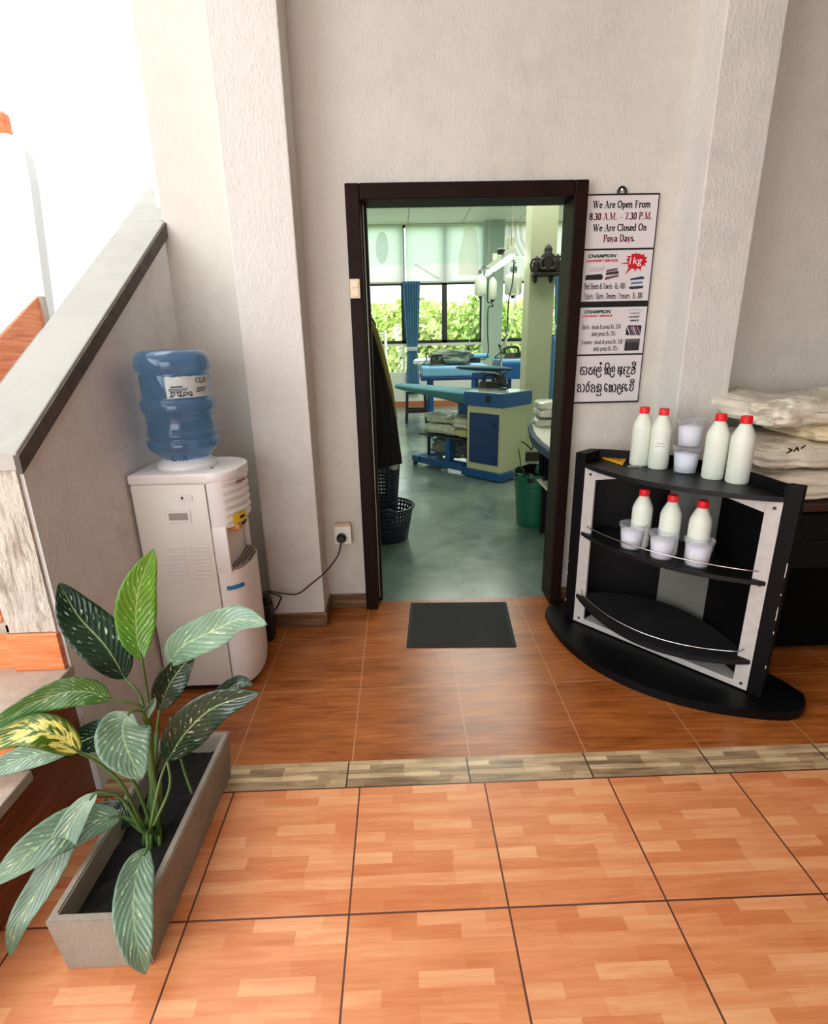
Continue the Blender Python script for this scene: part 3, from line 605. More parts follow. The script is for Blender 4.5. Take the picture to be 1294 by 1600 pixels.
# panel of wash-and-press prices
p3 = panel(1.44, 1.67)
K3 = (896, 472, 116, 1294)
sans(K3, 'CHAMPION', 190, 665, 205, 132, M_GREEN, p3); sans(K3, 'LAUNDRY SERVICE', 155, 690, 265, 218, M_RED, p3)
small(K3, 'Shirts - (wash & press) Rs. 350/-', 145, 475, 845, 462, .022, M_INK, p3); small(K3, '- (only press) Rs. 225/-', 285, 592, 755, 582, .022, M_INK, p3)
small(K3, 'Trousers - (wash & press) Rs. 350/-', 130, 738, 880, 722, .022, M_INK, p3); small(K3, '- (only press) Rs. 225/-', 315, 850, 790, 840, .022, M_INK, p3)
ink('emblem', lambda b: nib_strokes(b.bm and b, [[w2(K3, 965, 150), w2(K3, 1010, 130), w2(K3, 1080, 122), w2(K3, 1150, 130), w2(K3, 1185, 145)]], fpl(), .0006, .0006), M_GREEN, p3)
sans(K3, 'CHAMPION', 985, 1165, 205, 182, M_GREEN, p3); sans(K3, 'LAUNDRY', 960, 1165, 275, 238, M_GREEN, p3); sans(K3, 'SERVICE', 985, 1145, 340, 305, M_GREEN, p3)
shape(K3, [(910, 575), (925, 430), (960, 405), (1180, 405), (1190, 430), (1165, 575)], mat('shirts_dark', (26, 24, 34), .6), p3, 'shirts_picture')
for k in range(6):
    x = 925+k*36; shape(K3, [(x, 440), (x+14, 410), (x+70, 560), (x+58, 572)], mat('shirt_stripe_%d' % (k % 3), ((200, 196, 204), (90, 80, 110), (180, 130, 140))[k % 3], .6), p3, 'shirts_picture', .0004)
shape(K3, [(880, 850), (905, 645), (1165, 635), (1140, 840)], mat('trousers_grey', (88, 84, 86), .6), p3, 'trousers_picture')
for x in (905, 955, 1000, 1045, 1090): shape(K3, [(x, 842), (x+12, 700), (x+46, 700), (x+36, 840)], M_INK, p3, 'trousers_picture', .0004)
# panel in sinhala: strokes of the letters
p4 = panel(1.193, 1.431)
K4 = (894, 550, 112, 1294)
SIN = [ # first line
 [(160, 275), (185, 298), (212, 268)], [(166, 285), (150, 335), (152, 388), (182, 410), (212, 392), (216, 345), (190, 328), (152, 340)], [(235, 270), (262, 285), (266, 345), (255, 398), (232, 410)],
 [(298, 300), (322, 282), (342, 298), (318, 325), (298, 365), (308, 402), (332, 392), (345, 408), (366, 385), (362, 325)], [(330, 300), (362, 275)],
 [(425, 262), (396, 300), (392, 345)], [(396, 305), (418, 340)], [(392, 360), (406, 408)],
 [(470, 345), (492, 305), (478, 278), (452, 295), (438, 350), (440, 420), (470, 460), (505, 448), (522, 400)], [(475, 345), (500, 362), (522, 345), (526, 290), (505, 262)], [(506, 200), (522, 188), (536, 208), (516, 226), (506, 204)],
 [(582, 295), (602, 278), (622, 300), (600, 330), (582, 318)], [(606, 335), (592, 395), (620, 402), (640, 350), (638, 290), (660, 275), (680, 300)], [(642, 290), (652, 400), (680, 405)], [(602, 265), (606, 215), (640, 198), (668, 212), (672, 265)],
 [(715, 340), (738, 305), (724, 278), (700, 295), (685, 350), (690, 420), (716, 456), (746, 445), (764, 400)], [(722, 345), (745, 362), (766, 340), (770, 290), (748, 260)],
 [(846, 262), (830, 330), (840, 395), (870, 400), (872, 440)], [(846, 300), (880, 285), (905, 262)], [(846, 345), (872, 330), (880, 400)], [(905, 270), (885, 320), (905, 400)],
 [(965, 262), (935, 300), (932, 345)], [(935, 305), (956, 340)], [(930, 360), (946, 405)],
 [(990, 285), (1020, 262), (1046, 280), (1020, 310), (992, 350), (1005, 395), (1040, 388)], [(992, 420), (985, 448), (1036, 446), (1040, 425)],
 [(1075, 290), (1100, 268), (1118, 300), (1095, 335), (1076, 320)], [(1070, 350), (1068, 390), (1100, 400), (1130, 380), (1140, 300), (1120, 262), (1100, 262)], [(1092, 225), (1090, 195), (1120, 178), (1150, 195), (1148, 250)], [(1100, 232), (1142, 228)],
 # second line
 [(98, 600), (120, 580), (150, 600), (158, 720)], [(100, 610), (125, 640), (98, 680), (105, 718), (130, 715)], [(190, 580), (220, 600), (222, 660), (208, 712), (186, 724)],
 [(318, 530), (285, 565), (262, 620), (250, 690), (275, 722), (300, 705), (312, 640), (298, 590), (275, 575)],
 [(345, 610), (370, 585), (400, 610), (412, 720)], [(345, 620), (372, 650), (345, 690), (352, 720), (380, 718)],
 [(440, 640), (455, 605), (480, 620), (465, 660), (445, 660)], [(470, 665), (446, 712), (480, 722), (500, 670)], [(470, 580), (515, 590), (528, 640), (515, 720)], [(445, 760), (445, 785), (510, 785), (515, 750)],
 [(640, 590), (605, 572), (588, 620), (590, 690), (615, 715), (635, 690), (620, 655), (596, 665)],
 [(660, 630), (680, 590), (705, 610), (690, 650), (668, 645)], [(690, 655), (665, 705), (700, 718), (722, 660), (718, 600)], [(725, 600), (735, 715)], [(755, 580), (785, 600), (788, 660), (775, 712), (752, 722)],
 [(848, 650), (870, 612), (858, 580), (832, 600), (818, 660), (822, 725), (848, 765), (878, 745), (896, 700)], [(855, 655), (878, 670), (896, 645)],
 [(930, 575), (902, 612), (898, 655)], [(902, 618), (924, 650)], [(898, 668), (914, 712)],
 [(985, 600), (965, 580), (952, 625), (960, 695), (985, 705), (1000, 670), (980, 650), (962, 660)],
 [(1035, 600), (1050, 580), (1070, 600), (1050, 640), (1038, 690), (1070, 705), (1098, 680), (1108, 600), (1088, 560), (1060, 555)], [(1060, 530), (1060, 505), (1090, 490), (1118, 505), (1116, 555)], [(1068, 540), (1110, 535)]]
ink('lettering', lambda b: nib_strokes(b, [[w2(K4, x, y) for x, y in st] for st in SIN], fpl(), .0034, .0028, True), M_INK, p4)
# ---------------------------------------------------------------- curved black display rack
RM = Vector((1.197, 2.273, 0)); RU = Vector((.6409, -.7676, 0)); RN = Vector((-.7676, -.6409, 0))
def rk(u, n, z): return RM+RU*u+RN*n+Vector((0, 0, z))
M_RACK = mat('black_laminate', (7, 7, 9), .5, bump=.12, bscale=30, spec=.15); M_RACKTOP = mat('black_shelf_laminate', (22, 23, 25), .4, spec=.25, var=.3, vscale=9, bump=.15, bscale=40)
M_BASE = mat('black_base_laminate', (7, 8, 10), .42, spec=.2)
M_GREYTRIM = mat('grey_rack_trim', (186, 182, 178), .45, var=.08, vscale=30)
rack = thing('display_rack', RM, 'black curved display rack with grey trim, holding red-capped bottles, in front of the column', 'display rack')
def back_n(u): return min(-.014, -.222+.167*u+.803*u*u)
outl = []
for k in range(25):
    u = -.6+1.2*k/24; outl.append((u, .285-.265*(abs(u)/.6)**2.1))
outl += [(.625, -.03), (.628, -.1), (.6, -.17), (.5, -.21), (.3, -.255), (0, -.27), (-.3, -.255), (-.5, -.21), (-.6, -.17), (-.628, -.1), (-.625, -.03)]
b = MB(); b.hexa([rk(u, n, 0) for u, n in outl], [rk(u, n, .042) for u, n in outl], .006); obj('base', b, M_BASE, rack)
for s in (-1, 1):
    u0, u1 = (.432, .487) if s > 0 else (-.487, -.432)
    b = MB(); b.hexa([rk(u, n, .042) for u, n in ((u0, .004), (u1, .004), (u1, -.04 if s > 0 else -.13), (u0, -.04 if s > 0 else -.11))], [rk(u, n, .975) for u, n in ((u0, .004), (u1, .004), (u1, -.04 if s > 0 else -.13), (u0, -.04 if s > 0 else -.11))], .003); ep = obj('end_board', b, M_RACK, rack)
    for k in range(7 if s > 0 else 4):
        z = .12+R.random()*.6; h = R.choice((.004, .006, .03, .012)); u = u1-.002 if s > 0 else u0+.004
        b = MB(); b.obox(rk(u-.004*R.random(), .0045, z), RU*.0016, RN*.001, (0, 0, h)); obj('chipped_edge', b, mat('chip_pale', (190, 184, 176), .8), ep)
    a0, a1 = (.372, .43) if s > 0 else (-.43, -.37)
    b = MB(); b.hexa([rk(u, n, .05) for u, n in ((a0, .002), (a1, .002), (a1, -.012), (a0, -.012))], [rk(u, n, .905) for u, n in ((a0, .002), (a1, .002), (a1, -.012), (a0, -.012))], .002); tr = obj('trim_strip', b, M_GREYTRIM, rack)
    for z in (.075, .545, .875):
        b = MB(); b.tube([rk((a0+a1)/2+.004, .001, z), rk((a0+a1)/2+.004, .006, z)], .0065, 12); obj('screw', b, mat('screw_dark', (60, 58, 58), .4, .6), tr)
    # tapering grey fillet under the top shelf and in the bottom corner
    b = MB(); e = a0 if s > 0 else a1; fl = e-.22*s
    b.hexa([rk(e, .002, .85), rk(e, -.012, .85), rk(fl, -.012, .902), rk(fl, .002, .902)][::s], [rk(e, .002, .905), rk(e, -.012, .905), rk(fl, -.012, .905), rk(fl, .002, .905)][::s])
    obj('corner_fillet', b, M_GREYTRIM, rack)
b = MB(); b.obox(rk(0, -.004, .062), RU*.43, RN*.007, (0, 0, .014), .002); obj('bottom_rail', b, M_GREYTRIM, rack)
b = MB(); b.hexa([rk(-.37, -.012, .07), rk(.37, -.012, .07), rk(.37, -.16, .07), rk(-.37, -.16, .07)], [rk(-.37, -.012, .075), rk(.37, -.012, .075), rk(.37, -.16, .075), rk(-.37, -.16, .075)]); obj('bottom_panel', b, M_GREYTRIM, rack)
def bent(u0, u1, z0, z1, th=.012, nseg=16, off=0):
    b = MB(); us = [u0+(u1-u0)*k/nseg for k in range(nseg+1)]
    P = [(u, back_n(u)+off) for u in us]+[(u, back_n(u)+off-th) for u in us[::-1]]
    return b.hexa([rk(u, n, z0) for u, n in P], [rk(u, n, z1) for u, n in P])
obj('back_panel', bent(-.484, -.095, .042, .975), M_RACK, rack); obj('back_panel', bent(.155, .484, .042, .975), M_RACK, rack); obj('back_panel', bent(-.095, .155, .90, .975), M_RACK, rack)
obj('centre_panel', bent(-.095, .155, .042, .90), mat('brushed_grey_panel', (120, 122, 116), .4, .3), rack, label='grey metallic panel between the black back panels')
def lens(front, back, half, z, th, tilt=0, roll=0, bev=.003, m=None, shift=0, follow=False):
    P = [(u, front*(1-(u/half)**2)) for u in [-half+2*half*k/24 for k in range(25)]]+[(u, back_n(u)+.003 if follow else -back*(1-(u/half)**2)) for u in [half-2*half*k/24 for k in range(1, 24)]]
    b = MB(); f = lambda u, n, zz: rk(u+shift, n, zz+tilt*n+roll*u)
    return b.hexa([f(u, n, z-th) for u, n in P], [f(u, n, z) for u, n in P], bev)
ZT, ZM, ZL = .925, .565, .205
obj('top_shelf', lens(.125, .215, .435, ZT, .022, follow=True), M_RACKTOP, rack); obj('middle_shelf', lens(.118, .19, .428, ZM, .02, follow=True), M_RACKTOP, rack)
obj('lower_shelf', lens(.122, .13, .428, ZL, .022, tilt=-.42, roll=-.015), M_RACKTOP, rack, label='lower shelf tipped forward')
def rail(z, tilt, front):
    P = [rk(-.395, -.002, z), rk(-.395, -.002, z+.038)]+[rk(u, front*(1-(u/.45)**2)-.012, z+.04+tilt*front*(1-(u/.45)**2)) for u in [-.38+.76*k/20 for k in range(21)]]+[rk(.395, -.002, z+.038), rk(.395, -.002, z)]
    b = MB(); b.tube(P, .003, 8); return b
obj('wire_rail', rail(ZM, 0, .118), M_CHROME, rack, True); obj('wire_rail', rail(ZL, -.42, .122), M_CHROME, rack, True)
# ---- bottles
M_HDPE = mat('milky_bottle', (226, 232, 218), .38, sss=.25); M_CAPRED = mat('cap_red', (226, 24, 34), .4)
def make_bottle(p, label, group, s=1.0):
    t = thing('liquid_bottle', p, label, 'bottle', group)
    r = .0455
    pf = [(.0, 0), (r*.9, 0), (r, .006), (r, .178), (r*.985, .19), (r*.90, .204), (r*.68, .228), (r*.44, .249), (r*.37, .254), (r*.37, .262)]
    b = MB(); b.lathe(pf, p, 36, cap=False); obj('bottle_body', b, M_HDPE, t, True, angle=50)
    pc = [(0, .281), (.0185, .281), (.021, .278), (.0215, .252), (.021, .25), (.0, .25)][::-1]
    b = MB(); b.lathe(pc, p, 24, cap=False)
    for k in range(24):
        a = k*PI/12; b.tube([(p.x+.0215*math.cos(a), p.y+.0215*math.sin(a), p.z+.252), (p.x+.0212*math.cos(a), p.y+.0212*math.sin(a), p.z+.277)], .0011, 4)
    obj('cap', b, M_CAPRED, t, True, angle=40); return t
G1 = 'red-capped bottles on the rack'
def onshelf(px, py, z, back):            # front foot of a thing seen at a pixel -> its centre on the shelf
    p = atz(px, py, z); d = Vector((p.x, p.y, 0)).normalized(); p = p+d*back; p.z = z; return p
T1 = [(998, 729, 'white bottle with red cap, leftmost on the top shelf, behind the keys'), (1027, 734, 'red-capped bottle with faint printed label, on the top shelf left of the tubs'),
      (1112, 750, 'white bottle with red cap, on the top shelf directly right of the stacked tubs'), (1150, 757, 'white bottle with red cap, rightmost on the top shelf, nearest the laundry bundles')]
proto = None; tops = []
for px, py, lab in T1:
    p = onshelf(px, py, ZT, .045)
    if proto is None: proto = make_bottle(p, lab, G1); o = proto
    else: o = copy_tree(proto, p, .3*len(tops), lab)
    tops.append((o, p))
o, p = tops[1]
o.rotation_euler.z = 0
def on_bottle(q, r=.0463):
    a0 = math.atan2(-q.y, -q.x)
    return lambda x, y: (q.x+r*math.cos(a0+(x-.5)*1.5), q.y+r*math.sin(a0+(x-.5)*1.5), q.z+y)
b = MB(); fb = on_bottle(p); b.grid(lambda u, v: fb(.08+.84*u, .085+.055*v), 12, 1); lb = obj('label', b, mat('clear_label', (232, 234, 228), .35), o, label='pale printed label')
b = MB(); fb = on_bottle(p, .0467); sans_text(b, 'CHAMPION', fb, .44, .007, .28, .121, .2); sans_text(b, 'LAUNDRY SERVICE', fb, .7, .005, .16, .108, .2); obj('print', b, mat('grey_ink', (96, 100, 100), .6), lb)
for n_, (px, Ytop, lab) in enumerate(((1008, 764, 'red-capped white bottle, leftmost of the three behind the tubs on the middle shelf'), (1053, 773, 'red-capped white bottle, middle one of three behind the tubs on the middle shelf'), (1100, 782, 'red-capped white bottle, rightmost of the three behind the tubs on the middle shelf'))):
    p = atz(px, Ytop, ZM+.281); p.z = ZM
    copy_tree(proto, p, .7+n_, lab)
# ---- tubs of powder
def tub_mat():
    t = NT('clear_tub_plastic'); tr = t.n('ShaderNodeBsdfTransparent'); tr.inputs[0].default_value = (.95, .96, .98, 1); gl = t.n('ShaderNodeBsdfGlossy'); gl.inputs['Roughness'].default_value = .12
    df = t.n('ShaderNodeBsdfDiffuse'); df.inputs[0].default_value = (.85, .86, .9, 1)
    m1 = t.n('ShaderNodeMixShader'); m1.inputs[0].default_value = .4; t.l(df.outputs[0], m1.inputs[1]); t.l(gl.outputs[0], m1.inputs[2])
    lw = t.n('ShaderNodeLayerWeight'); lw.inputs[0].default_value = .35
    m2 = t.n('ShaderNodeMixShader'); t.l(t.math('MULTIPLY_ADD', lw.outputs['Facing'], .38, .05), m2.inputs[0]); t.l(tr.outputs[0], m2.inputs[1]); t.l(m1.outputs[0], m2.inputs[2]); t.l(m2.outputs[0], t.out.inputs['Surface']); return t.m
M_TUB = tub_mat(); M_POWDER = mat('washing_powder', (250, 250, 254), .9, bump=.3, bscale=220)
def make_tub(p, label, group, lid=True):
    t = thing('powder_tub', p, label, 'tub', group); h = .12
    pf = [(0, 0), (.044, 0), (.0465, .004), (.0555, h-.014), (.06, h-.012), (.0605, h), (.057, h), (.0535, h-.012), (.0448, .006), (0, .006)]
    b = MB(); b.lathe(pf, p, 40, cap=False); obj('tub_body', b, M_TUB, t, True, angle=50)
    pw = [(0, .0065), (.0442, .0065), (.0515, .088), (.03, .094), (0, .097)]
    b = MB(); b.lathe(pw, p, 32, cap=False); obj('powder', b, M_POWDER, t, True)
    if lid:
        b = MB(); b.lathe([(0, h-.004), (.052, h-.004), (.056, h+.002), (.062, h+.002), (.062, h-.006)], p, 40, cap=False); obj('lid', b, M_TUB, t, True, angle=50)
    return t
G2 = 'clear tubs of white powder on the rack'
p = onshelf(1069, 742, ZT, .05); tp = make_tub(p, 'clear lidded tub of white powder on the top shelf, lower one of the stacked pair', G2)
copy_tree(tp, p+Vector((.004, 0, .1225)), 0, 'clear lidded tub of white powder, upper one of the stacked pair on the top shelf')
for px, py, lab in ((985, 861, 'clear powder tub, leftmost of the three along the middle shelf front'), (1032, 877, 'clear powder tub, middle one of the three along the middle shelf front'), (1087, 889, 'clear powder tub with small label, rightmost of three on the middle shelf')):
    p = onshelf(px, py, ZM, .05); o = copy_tree(tp, p, px*.1, lab)
o.rotation_euler.z = 0
fb = on_bottle(p, .0525)
b = MB(); b.grid(lambda u, v: fb(.1+.42*u, .05+.02*v), 8, 1); lb = obj('label', b, mat('tub_label', (240, 240, 238), .5), o)
b = MB(); fb = on_bottle(p, .0532); sans_text(b, 'CHAMPION', fb, .3, .005, .16, .061, .2); sans_text(b, 'LAUNDRY SERVICE', fb, .34, .004, .14, .053, .2); obj('print', b, mat('grey_ink', (96, 100, 100), .6), lb)
# ---- yellow key tag with ring and keys
tg = thing('key_tag', atz(950, 716, ZT), 'yellow plastic key tag with steel ring and keys, left end of top shelf', 'key tag')
q = [atz(932, 714, ZT), atz(973, 728, ZT), atz(979, 719, ZT), atz(940, 707, ZT)]
b = MB(); b.hexa([p+Vector((0, 0, .002)) for p in q], [p+Vector((0, 0, .008)) for p in q], .002); tg_b = obj('tag_body', b, mat('tag_yellow', (232, 178, 32), .4), tg)
b = MB(); fq = lambda x, y: tuple(q[0]+(q[1]-q[0])*x+(q[3]-q[0])*y+Vector((0, 0, .0085)))
for y, a, c in ((.62, .3, .82), (.38, .3, .86)): nib_strokes(b, [[(a, y), (c, y)]], fq, .01, .045)
obj('print', b, mat('tag_red', (150, 50, 20), .5), tg_b)
p = atz(984, 730, ZT)+Vector((0, 0, .004)); b = MB(); b.tube([p+Vector((.011*math.cos(a*PI/8), .011*math.sin(a*PI/8), 0)) for a in range(16)], .0014, 6, True); obj('ring', b, M_CHROME, tg, True)
for a in (.2, -.5):
    d = Vector((math.cos(a), math.sin(a), 0)); e = Vector((-d.y, d.x, 0)); c = p+d*.012
    b = MB(); b.obox(c+d*.006, d*.008, e*.009, (0, 0, .001)); b.obox(c+d*.026, d*.014, e*.003, (0, 0, .001)); b.obox(c+d*.034+e*.004, d*.002, e*.003, (0, 0, .001)); obj('key', b, mat('key_steel', (150, 150, 148), .3, .9), tg)

# ---------------------------------------------------------------- table with wrapped laundry bundles behind the rack
M_TABLE = mat('dark_brown_table', (64, 40, 28), .45, var=.2, vscale=6, bstretch=(1, 1, 1)); M_TBLACK = mat('black_cloth', (9, 9, 9), .9, spec=.05)
tb = thing('table', (2.1, 2.55, 0), 'dark brown table with black panels against the wall right of the column', 'table')
b = MB(); b.box(1.68, 2.485, 2.28, 2.915, .745, .78, .004); obj('table_top', b, M_TABLE, tb)
b = MB(); b.box(1.72, 2.45, 2.30, 2.31, .03, .745); obj('front_panel', b, M_TBLACK, tb)  # black sheet added to put the under-table dark into colour
b = MB(); b.box(1.72, 1.73, 2.31, 2.88, .03, .745); obj('side_panel', b, M_TBLACK, tb)
for x in (1.72, 2.44):
    for y in (2.33, 2.87): b = MB(); b.box(x-.022, x+.022, y-.022, y+.022, 0, .745, .003); obj('leg', b, M_TABLE, tb)
for x in (1.78, 2.12):
    b = MB(); b.box(x, x+.31, 2.29, 2.302, .46, .73, .003); dw = obj('drawer', b, mat('black_drawer', (17, 16, 17), .6, spec=.2), tb)  # made-up drawer fronts in place of faint chair shapes in the dark
    b = MB(); b.tube([(x+.1, 2.285, .6), (x+.1, 2.275, .6), (x+.21, 2.275, .6), (x+.21, 2.285, .6)], .004, 6); obj('drawer_pull', b, M_BLACK, dw)
M_WRAP = mat('plastic_wrapped_linen', (232, 222, 202), .2, var=.12, vscale=9, bump=1.0, bscale=14, coat=.5); M_LINEN2 = mat('cream_linen', (226, 208, 172), .5, var=.12, vscale=12, bump=.4, bscale=14)
def bundle_bm(c, hx, hy, hz, seed=0, layers=3, rotz=0, rough=.02, nu=96, nv=48, sag=.0):
    bm = MB(); ca, sa = math.cos(rotz), math.sin(rotz)
    def f(u, v):
        th = 2*PI*u; ph = PI*(v-.5); e = .32
        sp = lambda w, k: math.copysign(abs(w)**k, w)
        x = sp(math.cos(ph), .35)*sp(math.cos(th), e); y = sp(math.cos(ph), .35)*sp(math.sin(th), e); z = sp(math.sin(ph), .7)
        q = Vector((x*hx*9+seed*3.1, y*hy*9, z*hz*14))
        w = noise.noise(q)*rough*1.2+(.35-abs(noise.noise(q*1.7)))*rough*1.1+(.3-abs(noise.noise(q*4.1+Vector((9, 2, 4)))))*rough*.6
        groove = (abs(math.sin((z*.5+.5)*PI*layers)))**.35
        k = 1-.07*(1-groove)*(abs(math.cos(ph)))
        X = x*(hx+w)*k; Y = y*(hy+w)*k; Z = z*hz*(1+.5*w/rough*.12)-sag*(x*x+y*y)*(z > 0)+noise.noise(q*.6)*rough*.8*max(0, z)
        return (c[0]+X*ca-Y*sa, c[1]+X*sa+Y*ca, c[2]+Z)
    bm.grid(f, nu, nv, closeu=True)
    bmesh.ops.remove_doubles(bm.bm, verts=bm.bm.verts, dist=1e-5)
    bmesh.ops.recalc_face_normals(bm.bm, faces=bm.bm.faces); return bm
def bundle(c, hx, hy, hz, label, group, m=None, text=None, **k):
    t = thing('laundry_bundle', (c[0], c[1], c[2]-hz), label, 'laundry', group)
    obj('wrapped_linen', bundle_bm(c, hx, hy, hz, **k), m or M_WRAP, t, True)
    if text: text(t)
    return t
G3 = 'wrapped laundry bundles on the table by the right wall'
bundle((2.06, 2.60, .852), .40, .29, .075, 'lowest wrapped cream laundry bundle, lying directly on the dark table', G3, seed=1, layers=4, rough=.03)
bundle((2.03, 2.60, .988), .39, .28, .067, 'second laundry bundle from the table, cream with lettering on its plastic', G3, seed=2, layers=3, rotz=.03, rough=.03,
       text=lambda t: (lambda b: (nib_strokes(b, [[(0, 0), (.02, .012), (.004, .02)], [(.03, .008), (.04, .024), (.05, .01)], [(.06, .02), (.075, .032)]], lambda x, z: (lambda p: (p.x+x, p.y, p.z+z))(at(1230, 708, 2.29)), .003, .003), obj('print', b, mat('wrap_ink', (40, 36, 34), .6), t)))(MB()))
bundle((2.14, 2.56, 1.088), .29, .25, .04, 'thin yellowish folded linen bundle just under the topmost crumpled bundle', G3, m=M_LINEN2, seed=3, layers=2, rotz=-.04)
bundle((2.0, 2.62, 1.178), .40, .27, .066, 'topmost crumpled white laundry bundle of the pile, in shiny plastic', G3, seed=4, layers=1, rough=.045, rotz=.05,
       text=lambda t: (lambda b: (sans_text(b, 'YOU', lambda x, z: (lambda p: (p.x+x, p.y+.03+z, 1.262-.004*math.sin(x*20)))(atz(1240, 612, 1.26)), .16, .05, 0, 0, .1), obj('print', b, mat('wrap_ink', (40, 36, 34), .6), t)))(MB()))

# ---------------------------------------------------------------- planter and plant
M_CEM = plaster('planter_cement', (152, 142, 128), .3, 60, .3)
PB = [(-.900, .985), (-.680, .985), (-.668, 1.63), (-.888, 1.63)]
PT = [(-.912, .975), (-.670, .975), (-.655, 1.645), (-.897, 1.645)]
pn = thing('planter', (-.785, 1.31, 0), 'long grey cement planter box on the orange tiles at lower left', 'planter')
HZ = .182; th = .022
def inset(P, d): return [(P[0][0]+d, P[0][1]+d), (P[1][0]-d, P[1][1]+d), (P[2][0]-d, P[2][1]-d), (P[3][0]+d, P[3][1]-d)]
b = MB(); bm = b.bm
Lo = [bm.verts.new((x, y, 0)) for x, y in PB]; To = [bm.verts.new((x, y, HZ)) for x, y in PT]; Ti = [bm.verts.new((x, y, HZ)) for x, y in inset(PT, th)]; Li = [bm.verts.new((x, y, .06)) for x, y in inset(PB, th)]
bm.faces.new(Lo[::-1]); bm.faces.new(Li)
for i in range(4):
    j = (i+1) % 4
    bm.faces.new((Lo[i], Lo[j], To[j], To[i])); bm.faces.new((To[i], To[j], Ti[j], Ti[i])); bm.faces.new((Ti[i], Ti[j], Li[j], Li[i]))
bmesh.ops.bevel(bm, geom=[e for e in bm.edges if e.verts[0] in To+Ti+Lo and e.verts[1] in To+Ti+Lo], offset=.004, segments=2, affect='EDGES')
obj('box', b, M_CEM, pn)
b = MB(); PI2 = inset(PT, th+.002); soil = []
def fs(u, v):
    a = Vector(PI2[0]).lerp(Vector(PI2[1]), u); c = Vector(PI2[3]).lerp(Vector(PI2[2]), u); p = a.lerp(c, v); return (p.x, p.y, .115+.012*noise.noise(Vector((p.x*25, p.y*25, 0))))
b.grid(fs, 16, 40); obj('soil', b, mat('black_soil', (12, 10, 9), .95, bump=.6, bscale=120), pn)
def leaf_mat(name, dark, light, cream, amount, big=0):
    t = NT(name); tc = t.n('ShaderNodeTexCoord').outputs['UV']; sp = t.n('ShaderNodeSeparateXYZ'); t.l(tc, sp.inputs[0])
    u = t.math('ABSOLUTE', t.math('SUBTRACT', sp.outputs[1], .5))          # distance from the midrib 0..0.5
    w = t.math('SUBTRACT', sp.outputs[0], t.math('MULTIPLY', u, .55))      # veins sweep towards the tip
    st = t.math('SINE', t.math('MULTIPLY', w, 84.0))
    big_n = t.noise(t.pos((7, 7, 7)), 1, 3)
    base = t.mix(t.math('ADD', t.math('MULTIPLY', t.ramp(st, -1, 1), .4), t.math('MULTIPLY', t.ramp(big_n, .3, .7), .6)), lin(dark), lin(light))
    cb = t.n('ShaderNodeCombineXYZ'); t.l(t.math('MULTIPLY', w, 9 if big else 26), cb.inputs[0]); t.l(t.math('MULTIPLY', sp.outputs[1], 5 if big else 9), cb.inputs[1]); ob = t.n('ShaderNodeObjectInfo'); t.l(t.math('MULTIPLY', ob.outputs['Random'], 50), cb.inputs[2])
    nz = t.noise(cb.outputs[0], 1.0, 3, .6); fl = t.ramp(nz, .72-amount, .76-amount)
    fl = t.math('MULTIPLY', fl, t.ramp(u, .44, .3)); col = t.mix(t.math('MULTIPLY', fl, t.ramp(st, -.2, .6) if not big else 1.0), base, lin(cream))
    col = t.mix(t.math('MULTIPLY', t.ramp(u, .026, .008), .65), col, lin((168, 190, 128))); t.l(col, t.b.inputs['Base Color'])
    t.b.inputs['Roughness'].default_value = .27; t.bump(st, .16, .004)
    t.b.inputs['Subsurface Weight'].default_value = 0
    return t.m
LM = {'g': leaf_mat('leaf_green', (44, 84, 34), (72, 120, 52), (196, 212, 150), .12), 'd': leaf_mat('leaf_dark', (14, 36, 22), (32, 62, 42), (190, 204, 176), .12),
      'p': leaf_mat('leaf_pale', (84, 116, 90), (124, 150, 126), (200, 214, 170), .14), 'y': leaf_mat('leaf_variegated', (46, 78, 22), (84, 118, 30), (222, 220, 118), .23, 1),  # the pale green has the leaves' sheen put into the colour
      'b': leaf_mat('leaf_bright', (66, 118, 26), (104, 158, 54), (214, 226, 150), .13)}  # brighter green for a lit leaf, light put into the colour
M_STEM = mat('stem_green', (74, 100, 42), .45, var=.2, vscale=20)
plant = thing('potted_plant', (-.775, 1.27, .115), 'leafy green plant with cream-flecked pointed leaves growing from the cement planter', 'plant')
CROWN = Vector((-.775, 1.27, .115))
def leaf(mid, width, mk, facing=None, stem=None, fold=.16, wave=.05, peak=.42, nm='leaf', tw=0):
    P = bez([at(*q) for q in mid], 30)
    N0 = Vector(facing).normalized() if facing else None
    b = MB()
    def fr(i):
        t = (P[min(i+1, 30)]-P[max(i-1, 0)]).normalized(); n = N0 or (CAM-P[i]).normalized()
        n = (n-t*n.dot(t)).normalized()
        if tw: n = Matrix.Rotation(tw, 3, t) @ n
        return t, n, t.cross(n).normalized()
    def f(u, v):
        i = round(u*30); t, n, s = fr(i)
        k = u**(math.log(.5)/math.log(peak)); w = width*(max(0, math.sin(PI*min(1, max(0, k))))**.72)
        if u >= 1: w = .0005
        if u <= 0: w = width*.06
        x = (v-.5)*2
        return tuple(P[i]+s*(x*w)+n*(fold*w*(abs(x)**1.4)*.9-.0*w)+n*(wave*w*math.sin(u*17+x*2)*abs(x)))
    b.grid(f, 30, 12, uv=True)
    o = obj(nm, b, LM[mk], plant, True, solid=.0012)
    if stem is not None:
        st = [CROWN+Vector((R.uniform(-.03, .03), R.uniform(-.05, .05), -.01))]+[at(*q) for q in stem]+[P[0], P[3]]
        b = MB(); pts = bez(st, 24); b.tube(pts, [.0062-.0036*i/24 for i in range(25)], 8); obj('stem', b, M_STEM, plant, True)
    return o
leaf([(196, 1060, 1.42), (165, 1010, 1.45), (122, 962, 1.47), (92, 910, 1.48)], .068, 'd', stem=[(232, 1180, 1.33), (222, 1095, 1.38)], tw=.1)
